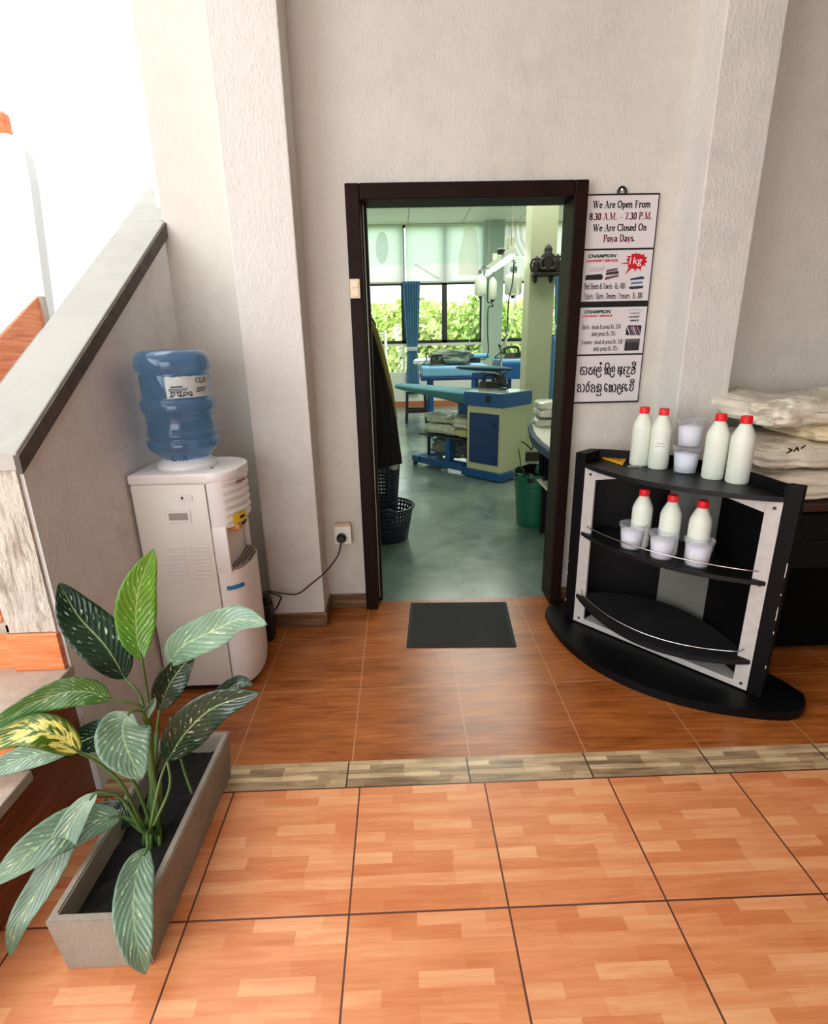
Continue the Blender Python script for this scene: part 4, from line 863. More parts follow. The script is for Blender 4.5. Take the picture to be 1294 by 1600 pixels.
leaf([(222, 1032, 1.45), (213, 985, 1.47), (216, 925, 1.48), (240, 858, 1.48)], .057, 'b', stem=[(236, 1180, 1.36), (232, 1100, 1.42)], peak=.5)
leaf([(264, 1038, 1.42), (285, 1010, 1.38), (335, 985, 1.33), (375, 968, 1.3), (418, 976, 1.27)], .052, 'p', stem=[(243, 1180, 1.36), (250, 1100, 1.41)], tw=-.25)
leaf([(250, 1110, 1.4), (262, 1075, 1.41), (282, 1045, 1.42), (304, 1020, 1.42)], .045, 'd', stem=[(240, 1190, 1.36)], fold=.5, peak=.45)
leaf([(262, 1188, 1.3), (290, 1145, 1.3), (335, 1105, 1.3), (406, 1082, 1.28)], .058, 'd', stem=[(236, 1290, 1.22), (250, 1220, 1.27)], tw=.15)
leaf([(330, 1092, 1.44), (355, 1078, 1.44), (375, 1066, 1.44), (396, 1070, 1.43)], .026, 'd', stem=[(246, 1200, 1.36), (290, 1120, 1.42)])
leaf([(204, 1112, 1.22), (192, 1135, 1.2), (198, 1170, 1.17), (222, 1218, 1.13)], .066, 'p', stem=[(238, 1200, 1.28), (228, 1120, 1.25)], peak=.5, fold=.1, wave=.07)
leaf([(172, 1093, 1.3), (130, 1080, 1.28), (70, 1092, 1.25), (-40, 1148, 1.2)], .042, 'g', stem=[(238, 1170, 1.32), (225, 1108, 1.32)], tw=-.35, peak=.45)
leaf([(124, 1176, 1.24), (80, 1145, 1.22), (30, 1145, 1.2), (-45, 1178, 1.16)], .045, 'y', stem=[(226, 1290, 1.24), (190, 1225, 1.25), (150, 1190, 1.25)], tw=-.2, peak=.4)
leaf([(110, 1172, 1.3), (60, 1178, 1.28), (10, 1195, 1.26), (-40, 1222, 1.24)], .035, 'p', stem=[(200, 1210, 1.3)])
leaf([(200, 1148, 1.4), (165, 1146, 1.42), (125, 1160, 1.43), (85, 1185, 1.44)], .046, 'd', stem=[(236, 1200, 1.36)])
leaf([(152, 1238, 1.2), (120, 1275, 1.17), (75, 1365, 1.1), (30, 1440, 1.03), (15, 1495, 1.0)], .036, 'p', stem=[(222, 1295, 1.22), (190, 1248, 1.22)], tw=.2, peak=.45)
leaf([(190, 1275, 1.24), (120, 1290, 1.18), (50, 1330, 1.1), (-22, 1388, 1.03)], .055, 'p', stem=[(220, 1290, 1.25)], tw=.3)
leaf([(206, 1288, 1.3), (185, 1274, 1.3), (155, 1275, 1.3), (115, 1300, 1.28)], .04, 'd', stem=[(222, 1300, 1.28)])
leaf([(230, 1325, 1.14), (215, 1360, 1.08), (208, 1420, .99), (216, 1480, .935), (228, 1522, .915)], .046, 'p', stem=[(232, 1300, 1.2)], peak=.45, fold=.2)
leaf([(225, 1128, 1.3), (231, 1112, 1.3), (239, 1100, 1.3), (243, 1090, 1.3)], .012, 'p', stem=[(236, 1180, 1.3)], fold=.8)
for q in ([(300, 1240, 1.33), (285, 1195, 1.36), (266, 1120, 1.4)], [(262, 1188, 1.3), (265, 1230, 1.25), (240, 1290, 1.2)]):
    b = MB(); b.tube(bez([at(*k) for k in q], 16), .004, 8); obj('stem', b, M_STEM, plant, True)
b = MB(); b.tube([CROWN+Vector((0, 0, -.02)), CROWN+Vector((0, .03, .07)), CROWN+Vector((.005, .06, .14))], [.02, .017, .012], 12); obj('stalk', b, M_STEM, plant, True)
# ================================================================ laundry room beyond the doorway
M_BLUE = mat('blue_metal', (22, 84, 148), .4); M_DBLUE = mat('deep_blue_panel', (16, 52, 112), .4); M_CREAM = mat('cream_metal', (206, 206, 168), .45)
M_PAD = mat('teal_board_cover', (72, 128, 142), .7, var=.12, vscale=5); M_NAVY = mat('navy_cloth', (20, 50, 74), .7); M_LBLUE = mat('pale_blue_cover', (120, 176, 214), .7, var=.06, vscale=5)
O = Vector((1.09, 5.73, 0)); A = Vector((-.67, .742, 0)); B = Vector((.742, .67, 0))
def tl(a, b_, z): return O+A*a+B*b_+Vector((0, 0, z))
it = thing('ironing_table', (1.0, 6.2, 0), 'blue and cream cabinet ironing table with long tapered board, nearest in the laundry room', 'ironing table')
def tbox(a0, a1, b0, b1, z0, z1, bev=.004):
    m = MB(); return m.hexa([tl(a, b_, z0) for a, b_ in ((a0, b0), (a0, b1), (a1, b1), (a1, b0))], [tl(a, b_, z1) for a, b_ in ((a0, b0), (a0, b1), (a1, b1), (a1, b0))], bev)
obj('cabinet', tbox(.015, .5, .01, .48, .1, .82), M_CREAM, it)
obj('plinth', tbox(-.02, .56, -.02, .5, .012, .1), M_BLUE, it)
obj('base_beam', tbox(.56, 1.38, .0, .14, .045, .125), M_BLUE, it); obj('base_beam', tbox(1.28, 1.40, -.02, .5, .06, .13), M_BLUE, it)
for a, b_ in ((1.36, .0), (1.36, .47)):
    m = MB(); c = tl(a, b_, .03); m.tube([c-B*.012, c+B*.012], .03, 14); m.obox(c+Vector((0, 0, .03)), A*.015, B*.018, (0, 0, .012)); obj('castor', m, M_BLACK, it)
dr = obj('cabinet_door', tbox(.05, .455, -.006, .012, .18, .745), M_DBLUE, it); m = MB(); m.obox(tl(.1, -.01, .62), A*.012, B*.006, (0, 0, .02), .002); obj('latch', m, M_BLACK, dr)
obj('blue_rim', tbox(-.015, .53, -.02, .52, .82, .965, .006), M_BLUE, it); obj('work_top', tbox(-.01, .525, -.015, .515, .965, .975), mat('work_top_steel', (150, 170, 160), .2, .3), it)
m = MB(); m.obox(tl(.18, -.022, .905), A*.035, B*.004, (0, 0, .032)); obj('control_panel', m, M_BLACK, it)
# tapered padded board
m = MB()
def brd(u, v):
    a = .5+1.42*u; w = .26*(1-.55*u**1.6) if u < .93 else .26*(1-.55*u**1.6)*math.sqrt(max(0, 1-((u-.93)/.07)**2))
    th = 2*PI*v; z = .935+.03*math.sin(th) - (.09*(1-u) if math.sin(th) < -.3 else 0)+.02*u
    return tuple(tl(a, .25+w*math.copysign(abs(math.cos(th))**.5, math.cos(th)), z))
m.grid(lambda u, v: brd(v, u), 32, 30, closeu=True); bmesh.ops.recalc_face_normals(m.bm, faces=m.bm.faces); obj('board', m, M_PAD, it, True)
m = MB(); m.hexa([tl(.5, .08, .78), tl(.5, .42, .78), tl(.62, .4, .80), tl(.62, .1, .80)], [tl(.5, .02, .86), tl(.5, .48, .86), tl(1.3, .40, .90), tl(1.3, .12, .90)]); obj('board_duct', m, M_DBLUE, it)
obj('column', tbox(.80, .87, .04, .12, .12, .40), M_BLUE, it); obj('column', tbox(.74, .9, .3, .42, .12, .84), M_BLUE, it)
m = MB(); m.tube(bez([tl(-.01, .35, .42), tl(-.06, .42, .36), tl(-.05, .5, .3)], 12)+bez([tl(-.05, .5, .3), tl(-.07, .5, .36), tl(-.04, .52, .43)], 6), .008, 6); m.tube(bez([tl(-.012, .3, .34), tl(-.03, .32, .2), tl(-.02, .36, .02)], 10), .006, 6); obj('cable', m, M_BLACK, it, True)
# sleeve board on its post
sv = thing('sleeve_board', (1.23, 6.45, .975), 'small dark teal sleeve board on a blue post above the ironing table', 'sleeve board')
m = MB(); c0 = at(712, 574, 6.5); c1 = at(804, 577, 6.5)
def slv(u, v):
    p = c0.lerp(c1, u); w = .085*max(.02, math.sin(PI*min(1, max(0, u)))**.35); th = 2*PI*v
    return (p.x, p.y+w*math.cos(th), p.z+.034*math.sin(th)*max(.05, math.sin(PI*u)**.4))
m.grid(lambda u, v: slv(v, u), 20, 24, closeu=True); bmesh.ops.recalc_face_normals(m.bm, faces=m.bm.faces); obj('pad', m, mat('dark_teal_pad', (26, 72, 86), .6), sv, True)
m = MB(); m.box(1.14, 1.26, 6.42, 6.54, .976, 1.12, .006); m.box(.86, 1.26, 6.45, 6.52, 1.09, 1.15, .006); obj('post', m, M_BLUE, sv)
def iron(p, label, rz=0, s=1.0):
    t = thing('steam_iron', p, label, 'iron', 'steam irons')
    def f(x, y, z): return p+Vector(((x*math.cos(rz)-y*math.sin(rz))*s, (x*math.sin(rz)+y*math.cos(rz))*s, z*s))
    sole = [(-.12, -.055), (-.12, .055), (.02, .055), (.09, .03), (.13, 0), (.09, -.03), (.02, -.055)]
    m = MB(); m.hexa([f(x, y, 0) for x, y in sole], [f(x, y, .014) for x, y in sole]); obj('sole_plate', m, mat('iron_steel', (150, 150, 150), .3, .8), t)
    m = MB(); m.hexa([f(x*.9, y*.9, .014) for x, y in sole], [f(x*.75, y*.6, .07) for x, y in sole], .004); obj('iron_body', m, mat('iron_black', (24, 24, 26), .4), t)
    m = MB(); m.tube(bez([f(.06, 0, .06), f(.05, 0, .12), f(-.02, 0, .135), f(-.09, 0, .12), f(-.1, 0, .06)], 16), .014*s, 8); obj('handle', m, M_BLACK, t, True)
    m = MB(); m.tube(bez([f(-.1, 0, .1), f(-.16, .04, .16), f(-.13, .09, .08), f(-.2, .05, .02), f(-.14, .1, .01)], 24), .008*s, 6); obj('hose', m, M_BLACK, t, True)
    return t
ir = iron(tl(.42, .3, .976), 'black steam iron with tangled hose on the blue and cream ironing table', 2.6, 1.25)
m = MB(); c = tl(.38, .34, 1.04)
for k in range(3): m.tube(bez([c+Vector((R.uniform(-.13, .16), R.uniform(-.08, .08), R.uniform(-.05, .1))) for _ in range(7)], 50), .009 if k < 2 else .006, 6)
obj('hose', m, M_BLACK, ir, True)
iron(at(685, 571, 8.9)+Vector((0, 0, 0)), 'dark steam iron lying on the pale blue ironing table behind', .4, 1.2)
# pale ironing table behind and the third at the back right
t2 = thing('ironing_table', (.85, 9.0, 0), 'pale blue covered ironing table behind the cream cabinet table, piled with clothes', 'ironing table')
q = at(660, 590, 8.6); q2 = at(735, 592, 8.6); zt = at(690, 573, 8.6).z
m = MB(); m.box(q.x, 1.45, 8.6, 9.7, q.z, zt, .03); obj('padded_top', m, M_LBLUE, t2)
m = MB(); m.box(q.x-.02, 1.47, 8.58, 9.72, q.z-.05, q.z, .01); obj('edge_rail', m, M_DBLUE, t2)
for x in (q.x+.15, 1.35):
    for y in (8.75, 9.55): m = MB(); m.box(x-.03, x+.03, y-.03, y+.03, 0, q.z-.05); obj('leg', m, M_BLUE, t2)
t3 = thing('ironing_table', (2.3, 9.8, 0), 'blue ironing table at the back, half hidden by the near column', 'ironing table')
qa = at(786, 562, 9.3)
m = MB(); m.box(qa.x, 3.2, 9.3, 10.3, qa.z-.06, qa.z, .02); obj('padded_top', m, M_LBLUE, t3)
m = MB(); m.box(qa.x-.01, 3.2, 9.29, 10.31, qa.z-.32, qa.z-.06, .01); obj('blue_side', m, M_BLUE, t3)
for x in (qa.x+.15, 3.0):
    for y in (9.45, 10.15): m = MB(); m.box(x-.03, x+.03, y-.03, y+.03, 0, qa.z-.32); obj('leg', m, M_BLUE, t3)
p = at(802, 553, 9.5); p.z = qa.z; iron(p, 'small dark iron on the blue table at the back, seen left of the column', 0, 1.5)
t4 = thing('sleeve_board', at(740, 562, 10.2), 'small blue padded sleeve board at the back, in front of the window pier', 'sleeve board')
m = MB(); pq = at(740, 556, 10.2); m.lathe([(0, 0), (.28, 0), (.31, .04), (.28, .08), (0, .085)], (pq.x, pq.y, pq.z-.04), 24, sy=.5, cap=False); obj('pad', m, M_LBLUE, t4, True)
m = MB(); m.box(pq.x-.12, pq.x+.12, 10.12, 10.28, pq.z-.14, pq.z-.035, .01); obj('bracket', m, mat('bracket_dark', (60, 72, 80), .5), t4)
m = MB(); m.tube([(pq.x, 10.2, 0), (pq.x, 10.2, pq.z-.13)], .035, 10); obj('post', m, M_BLUE, t4)
# clothes heaped on the pale table
M_GREYCL = mat('grey_green_cloth', (120, 132, 120), .8, var=.3, vscale=12, bump=.5, bscale=20)
pz = zt
obj('clothes_heap', bundle_bm((at(705, 573, 9.1).x, 9.15, pz+.11), .3, .22, .12, seed=9, layers=2, rough=.07), M_GREYCL, None, True, label='crumpled grey green clothes heaped on the pale blue ironing table', cat='clothes')
obj('folded_cloth', bundle_bm((at(668, 573, 9.3).x, 9.4, pz+.05), .22, .16, .05, seed=11, layers=2, rough=.03), mat('white_cloth', (226, 236, 240), .7, bump=.3, bscale=20), None, True, label='white cloth lying on the left end of the pale blue ironing table', cat='clothes')
# rack with wrapped linen under the board
sr = thing('linen_rack', tl(.95, .24, 0), 'low dark shelf rack with wrapped linen under the long ironing board', 'rack')
for a in (.6, 1.26):
    for b_ in (.15, .48): obj('post', tbox(a, a+.03, b_, b_+.03, 0.13 if b_ < .3 else 0, .43), M_BLACK, sr)
obj('rack_shelf', tbox(.57, 1.31, .02, .52, .40, .42, .003), mat('rack_dark', (36, 40, 40), .5), sr)
M_W2 = mat('wrapped_white_linen', (206, 206, 192), .25, var=.25, vscale=7, bump=.6, bscale=11, coat=.4); M_W3 = mat('wrapped_dark_linen', (96, 100, 96), .3, var=.5, vscale=8, bump=.6, bscale=12, coat=.4)
G5 = 'wrapped linen on the low dark rack'
RZ = math.atan2(A.y, A.x)
bundle(tl(.97, .30, .245), .25, .145, .112, 'dark wrapped linen bundle below the dark shelf rack, on the ironing table base', G5, m=M_W3, seed=21, layers=2, rough=.04, rotz=RZ)
bundle(tl(1.0, .24, .49), .28, .19, .066, 'white wrapped linen stack lying on the dark shelf rack under the board', G5, m=M_W2, seed=22, layers=4, rough=.03, rotz=RZ)
bundle(tl(1.0, .25, .62), .24, .18, .064, 'crumpled white wrapped bundle on top of the linen stack under the board', G5, m=M_W2, seed=23, layers=1, rough=.06, rotz=RZ)
bundle(tl(.64, .22, .475), .10, .18, .05, 'pale yellow folded linen beside the cream cabinet, on the dark shelf rack', G5, m=mat('yellow_linen', (206, 196, 136), .7, bump=.3, bscale=20), seed=24, layers=2, rough=.02, rotz=RZ)
bundle(tl(.66, .23, .59), .12, .18, .06, 'white wrapped bundle on the pale yellow linen beside the cream cabinet', G5, m=M_W2, seed=25, layers=2, rough=.03, rotz=RZ)
# stool
so = thing('stool', (.28, 10.5, 0), 'dark wooden stool standing behind the tip of the ironing board', 'stool'); M_ST = mat('dark_stool_wood', (38, 32, 32), .4)
m = MB(); m.box(.12, .52, 10.32, 10.66, .56, .605, .008); obj('seat', m, M_ST, so)
for x in (.15, .49):
    for y in (10.36, 10.62): m = MB(); m.hexa([(x+(x-.32)*.15-.026, y-.026, 0), (x+(x-.32)*.15+.026, y-.026, 0), (x+(x-.32)*.15+.026, y+.026, 0), (x+(x-.32)*.15-.026, y+.026, 0)], [(x-.024, y-.024, .56), (x+.024, y-.024, .56), (x+.024, y+.024, .56), (x-.024, y+.024, .56)]); obj('leg', m, M_ST, so)
for y in (10.36, 10.62): m = MB(); m.box(.13, .51, y-.012, y+.012, .20, .27); obj('stretcher', m, M_ST, so)
# ---- blinds, curtains
def blind_mat(name, c):
    t = NT(name); tl_ = t.n('ShaderNodeBsdfTranslucent'); tl_.inputs[0].default_value = lin(c); df = t.n('ShaderNodeBsdfDiffuse'); df.inputs[0].default_value = lin(c)
    mx = t.n('ShaderNodeMixShader'); mx.inputs[0].default_value = .72; t.l(df.outputs[0], mx.inputs[1]); t.l(tl_.outputs[0], mx.inputs[2]); t.l(mx.outputs[0], t.out.inputs['Surface']); return t.m
def print_mat(name, c):
    t = NT(name); tr = t.n('ShaderNodeBsdfTransparent'); df = t.n('ShaderNodeBsdfDiffuse'); df.inputs[0].default_value = lin(c)
    mx = t.n('ShaderNodeMixShader'); mx.inputs[0].default_value = .35; t.l(tr.outputs[0], mx.inputs[1]); t.l(df.outputs[0], mx.inputs[2]); t.l(mx.outputs[0], t.out.inputs['Surface']); return t.m
def two_tone(name, top, low, zc):
    t = NT(name); p = t.pos(); sp = t.n('ShaderNodeSeparateXYZ'); t.l(p, sp.inputs[0])
    h = t.math('ADD', sp.outputs[2], t.math('MULTIPLY', t.noise(t.pos((.9, .1, .6)), 1.2, 2), .5)); col = t.mix(t.ramp(h, zc+.22, zc+.26), lin(low), lin(top))
    tl_ = t.n('ShaderNodeBsdfTranslucent'); df = t.n('ShaderNodeBsdfDiffuse'); t.l(col, tl_.inputs[0]); t.l(col, df.inputs[0])
    mx = t.n('ShaderNodeMixShader'); mx.inputs[0].default_value = .62; t.l(df.outputs[0], mx.inputs[1]); t.l(tl_.outputs[0], mx.inputs[2]); t.l(mx.outputs[0], t.out.inputs['Surface']); return t.m
M_BL1 = two_tone('blind_green', (216, 236, 224), (238, 240, 236), 3.1); M_BLW = two_tone('blind_white', (226, 228, 222), (216, 218, 212), 3.3)
M_PG = print_mat('print_grey', (150, 156, 146)); M_PP = print_mat('print_peach', (232, 206, 168)); M_PW = print_mat('print_lilac', (176, 172, 184))
def blind(x0, x1, label, prints, m_=M_BL1):
    t = thing('roller_blind', ((x0+x1)/2, FY-.03, 2.76), label, 'blind', 'printed roller blinds over the laundry windows')
    m = MB(); m.grid(lambda u, v: (x0+(x1-x0)*u, FY-.043, 2.79+1.14*v), 4, 4); sh = obj('blind_sheet', m, m_, t)
    m = MB(); m.box(x0, x1, FY-.055, FY-.032, 2.755, 2.79, .006); obj('bottom_bar', m, M_WHITE, t)
    m = MB(); m.tube([(x0, FY-.04, 3.945), (x1, FY-.04, 3.945)], .014, 10); obj('roller', m, M_WHITE, t)
    for nm, pts, mm in prints:
        m = MB(); m.face([(p.x, FY-.047, p.z) for p in [at(px, py, FY-.047) for px, py in pts]]); obj(nm, m, mm, sh)
ov = lambda cx, cy, rx, ry: [(cx+rx*math.cos(k*PI/12), cy+ry*math.sin(k*PI/12)) for k in range(24)]
blind(-1.0, .175, 'pale green printed roller blind with a grey oval picture, left of the blue curtain', [('oval_picture', ov(597, 387, 10, 25), M_PG)])
blind(.23, 1.955, 'wide pale green printed roller blind with a bottle picture, right of the blue curtain', [('bottle_picture', [(717, 430), (716, 400), (722, 378), (725, 358), (736, 352), (744, 360), (747, 380), (748, 430)], M_PP), ('cord_picture', [(646, 413), (650, 412), (690, 436), (682, 436)], M_PG)])
blind(2.40, 4.8, 'white roller blind with grey swirl pattern, between the window pier and the near column', [('swirl_picture', [(795+k*8, 350), (799+k*8, 350), (800+k*9, 375), (812+k*9, 400), (806+k*9, 400), (794+k*9, 375)], M_PW) for k in range(3)], M_BLW)
M_CURT = mat('blue_curtain', (92, 140, 176), .8, var=.08, vscale=20); M_TIE = mat('curtain_tie', (196, 210, 224), .7)
def curtain(xc, hw, ztop, ztie, zbot, label, wt=.45):
    t = thing('curtain', (xc, FY-.12, zbot), label, 'curtain', 'blue tied curtains')
    m = MB()
    def f(u, v):
        z = zbot+(ztop-zbot)*v
        if z > ztie: w = hw*(wt+(1-wt)*min(1, (z-ztie)/(ztop-ztie)*1.1)**.6)
        else: w = hw*(wt+(.75-wt)*min(1, (ztie-z)/(ztie-zbot)*1.3)**.7)
        return (xc+(u-.5)*2*w, FY-.12+.035*math.sin(u*PI*13)*(w/hw), z)
    m.grid(f, 80, 30); obj('cloth', m, M_CURT, t, True, solid=.004)
    m = MB(); m.lathe([(hw*wt*1.12, -.05), (hw*wt*1.15, 0), (hw*wt*1.12, .05)], (xc, FY-.12, ztie), 24, sy=.32); obj('tie_band', m, M_TIE, t, True)
curtain(.33, .20, 2.79, 1.33, .3, 'blue tied-back curtain between the two green printed blinds', .55)
curtain(at(880, 500, FY-.12).x, .24, 2.85, 1.75, .1, 'blue curtain at the right edge of the doorway view, right of the near column', .7)
# ---- fluorescent rail with hanging water bottles
zt_ = 2.45
fl = thing('tube_light', (1.43, 7.8, zt_), 'white fluorescent tube on a pale cable trunk running to the near column', 'lamp')
m = MB(); m.box(1.385, 1.455, 7.12, 9.0, zt_+.05, zt_+.13, .004); obj('trunk', m, mat('trunk_white', (214, 220, 206), .5), fl)
m = MB(); m.tube([(1.42, 7.14, zt_+.015), (1.40, 8.95, zt_+.015)], .022, 12); obj('tube', m, mat('tube_glow', (244, 255, 250), .4, emit=14), fl, True)
m = MB(); m.box(1.38, 1.46, 7.2, 7.32, zt_+.13, zt_+.25, .006); m.box(1.38, 1.46, 8.3, 8.38, zt_+.13, zt_+.22, .006); m.box(1.38, 1.46, 7.9, 7.96, zt_+.13, zt_+.22, .006); obj('socket_box', m, mat('box_grey', (190, 192, 170), .5), fl)
m = MB(); m.lathe([(.02, 0), (.05, .01), (.05, .06), (.03, .08)], (1.36, 7.55, zt_+.1), 12); obj('plug', m, M_BLACK, fl)
for y in (7.2, 8.9): m = MB(); m.tube([(1.42, y, zt_+.13), (1.42, y, 3.96)], .006, 6); obj('hanger_rod', m, M_CHROME, fl)
M_WB = mat('water_bag_plastic', (226, 230, 214), .25, trans=.35)
def hangbottle(px0, px1, py0, py1, Y, label):
    a = at(px0, py0, Y); c = at(px1, py1, Y); xc = (a.x+c.x)/2; r = (c.x-a.x)/2; h = a.z-c.z
    t = thing('water_tank', (xc, Y, c.z), label, 'water tank', 'hanging water tanks')
    m = MB(); m.lathe([(r*.3, 0), (r*.8, h*.04), (r, h*.12), (r, h*.72), (r*.8, h*.84), (r*.35, h*.92), (r*.35, h)], (xc, Y, c.z), 24, sy=.7); obj('tank', m, M_WB, t, True, angle=60)
    m = MB(); m.lathe([(r*.4, 0), (r*.4, .05)], (xc, Y, a.z), 14); obj('cap', m, mat('tank_cap', (90, 96, 86), .5), t)
    m = MB(); m.tube([(xc, Y, a.z+.04), (xc+.02, Y, a.z+.1), (1.42, Y, zt_+.06)], .008, 6); obj('strap', m, M_BLACK, t)
    m = MB(); m.lathe([(.02, -.03), (.03, 0)], (xc, Y, c.z), 10); obj('nozzle', m, M_BLACK, t)
    return xc, c.z
b1 = hangbottle(742, 760, 428, 463, 8.7, 'white water tank hanging at the far end of the tube light')
b0 = hangbottle(764, 776, 432, 468, 8.2, 'white water tank hanging second from the far end of the tube light')
b2 = hangbottle(789, 815, 424, 462, 7.5, 'wide white water tank hanging at the near end of the tube light by the column')
def cord(pts, label, m=M_BLACK, r=.009):
    o = MB(); o.tube(bez(pts, 60), r, 6); return obj('cord', o, m, None, True, label=label, cat='cord', group='iron cords')
cord([at(763, 434, 8.4), at(762, 470, 8.4), at(767, 472, 8.4), at(770, 479, 8.4), at(763, 482, 8.4), at(762, 520, 8.5), at(763, 550, 8.6), at(755, 562, 8.8), at(735, 557, 9.2)], 'dark cord with a small loop hanging in front of the window pier')
cord([at(803, 405, 7.4), at(801, 440, 7.4), at(795, 470, 7.3), at(793, 505, 7.2), at(790, 530, 7.0), at(783, 545, 6.8), at(783, 560, 6.7), at(778, 575, 6.6), at(772, 590, 6.5)], 'dark cord hanging from the plug on the trunk down to the near iron')
cord([at(806, 462, 7.5), at(802, 490, 7.4), at(797, 520, 7.2), at(788, 538, 7.0), at(783, 552, 6.8), at(785, 590, 6.6)], 'pale thin hose hanging from the wide water tank', mat('pale_hose', (206, 214, 180), .4), .007)
cord([at(750, 465, 8.7), at(742, 490, 8.8), at(735, 530, 8.9), at(722, 552, 9.0), at(715, 565, 9.0)], 'pale thin hose hanging from the far water tank', mat('pale_hose', (206, 214, 180), .4), .007)
# ---- small carved wall shrine on the near column
cs = thing('wall_shrine', (1.74, 6.8, 2.15), 'dark carved wooden wall ornament with three pointed figures on the near column', 'wall ornament'); M_CARVE = mat('dark_carving', (34, 28, 24), .55, var=.3, vscale=20, bump=.4, bscale=50)
ysh = 6.72; aS = at(832, 432, ysh); bS = at(874, 432, ysh)
m = MB(); m.box(aS.x, bS.x, 6.66, 6.8, aS.z, aS.z+.035, .006); obj('bracket_shelf', m, M_CARVE, cs)
for px in (836, 861):
    q = at(px, 434, ysh); m = MB(); m.lathe([(.008, -.075), (.02, -.06), (.03, -.035), (.022, -.02), (.036, 0)], (q.x, ysh, aS.z), 12); obj('pendant', m, M_CARVE, cs, True)
def fig(px, ptop, s, halo):
    q = at(px, 430, ysh); t_ = at(px, ptop, ysh); h = t_.z-aS.z-.035
    m = MB(); m.lathe([(.05*s, 0), (.06*s, h*.1), (.05*s, h*.2), (.062*s, h*.35), (.05*s, h*.5), (.06*s, h*.58), (.03*s, h*.7), (.036*s, h*.8), (.026*s, h*.9), (.004, h)], (q.x, ysh, aS.z+.035), 16, sy=.7)
    if halo:
        for sgn in (-1, 1): m.tube(bez([(q.x+sgn*.06*s, ysh, aS.z+.05), (q.x+sgn*.085*s, ysh, aS.z+.05+h*.35), (q.x+sgn*.06*s, ysh, aS.z+.05+h*.7), (q.x, ysh, aS.z+h*1.02)], 12), .016*s, 6)
    obj('figure', m, M_CARVE, cs, True)
fig(838, 400, .8, True); fig(855, 381, 1.35, False); fig(870, 396, .85, True)
m = MB(); q = at(855, 405, ysh)
for sgn in (-1, 1): m.tube(bez([(q.x, 6.70, q.z+.03), (q.x+sgn*.07, 6.69, q.z-.02), (q.x+sgn*.075, 6.68, q.z-.1), (q.x+sgn*.02, 6.66, q.z-.11)], 12), .02, 8)
obj('arms', m, M_CARVE, cs, True)
# ---- hanging garments left of the doorway
gr = thing('garment_rail', (-.45, 3.95, 0), 'thin metal garment rail with dark clothes, just inside the doorway on the left', 'rail')
m = MB(); m.tube([(-.42, 3.3, 1.82), (-.42, 5.2, 1.82)], .014, 10); obj('rail_bar', m, M_CHROME, gr)
for y in (3.3, 5.2): m = MB(); m.tube([(-.42, y, 0), (-.42, y, 1.82)], .014, 10); obj('post', m, M_CHROME, gr)
def garment(y, prof, label, m_, dy=.09, seed=0):
    t = thing('garment', (-.42, y, prof[-1][1]), label, 'clothes', 'clothes on the garment rail')
    m = MB()
    def f(u, v):
        k = v*(len(prof)-1); i = min(int(k), len(prof)-2); w = k-i
        hw = prof[i][0]*(1-w)+prof[i+1][0]*w; z = prof[i][1]*(1-w)+prof[i+1][1]*w; th = 2*PI*u
        rip = 1+.05*math.sin(th*7+seed)*v+.03*math.sin(th*12+seed*2+v*4)
        return (-.42+hw*math.copysign(abs(math.cos(th))**.7, math.cos(th))*rip, y+(dy*(.5+.5*v))*math.sin(th)*rip+.01*math.sin(v*9+seed), z)
    m.grid(f, 64, 30, closeu=True); obj('cloth', m, m_, t, True)
    m = MB(); m.tube(bez([(-.42, y, prof[0][1]-.02), (-.42, y, 1.80), (-.40, y, 1.842), (-.42, y, 1.85), (-.44, y, 1.83)], 12), .004, 6); m.tube([(-.55, y, prof[0][1]-.06), (-.42, y, prof[0][1]), (-.29, y, prof[0][1]-.06)], .006, 6); obj('hanger', m, M_CHROME, t, True)
garment(3.62, [(.05, 1.72), (.20, 1.68), (.245, 1.62), (.285, 1.5), (.325, 1.34), (.36, 1.15), (.38, 1.0), (.40, .72)], 'black garment hanging nearest the door, front one on the rail', mat('black_garment', (14, 14, 17), .9, bump=.3, bscale=30), seed=1)
garment(3.95, [(.05, 1.75), (.22, 1.70), (.28, 1.6), (.325, 1.4), (.36, 1.2), (.375, 1.0), (.37, .95)], 'olive yellow garment hanging behind the black one', mat('olive_garment', (150, 142, 70), .85, bump=.3, bscale=30), seed=2)
garment(4.3, [(.05, 1.78), (.2, 1.75), (.25, 1.65), (.27, 1.3), (.28, .9)], 'dark blue garment hanging at the back of the rail', mat('darkblue_garment', (24, 28, 42), .9), seed=3)
# white frame seen past the garments
df_ = thing('drying_frame', (-.05, 9.6, 0), 'white metal drying frame standing near the window behind the hanging garments', 'frame'); q0 = at(583, 524, 9.6); q1 = at(602, 521, 9.6)
m = MB(); m.tube([(q0.x-.3, 9.6, q0.z), (q1.x, 9.6, q1.z)], .02, 8); m.tube([(q1.x, 9.6, q1.z+.05), (q1.x, 9.6, 0)], .025, 8); m.tube([(q0.x-.3, 9.6, q0.z), (q0.x-.3, 9.6, 0)], .025, 8); obj('bars', m, M_ALU, df_, True)
m = MB(); m.grid(lambda u, v: (q0.x-.2+(q1.x-q0.x+.14)*u, 9.6+.02*math.sin(u*30), q0.z-.02-.5*v), 20, 4); obj('hung_cloth', m, mat('pale_cloth', (226, 228, 222), .8), df_, True)
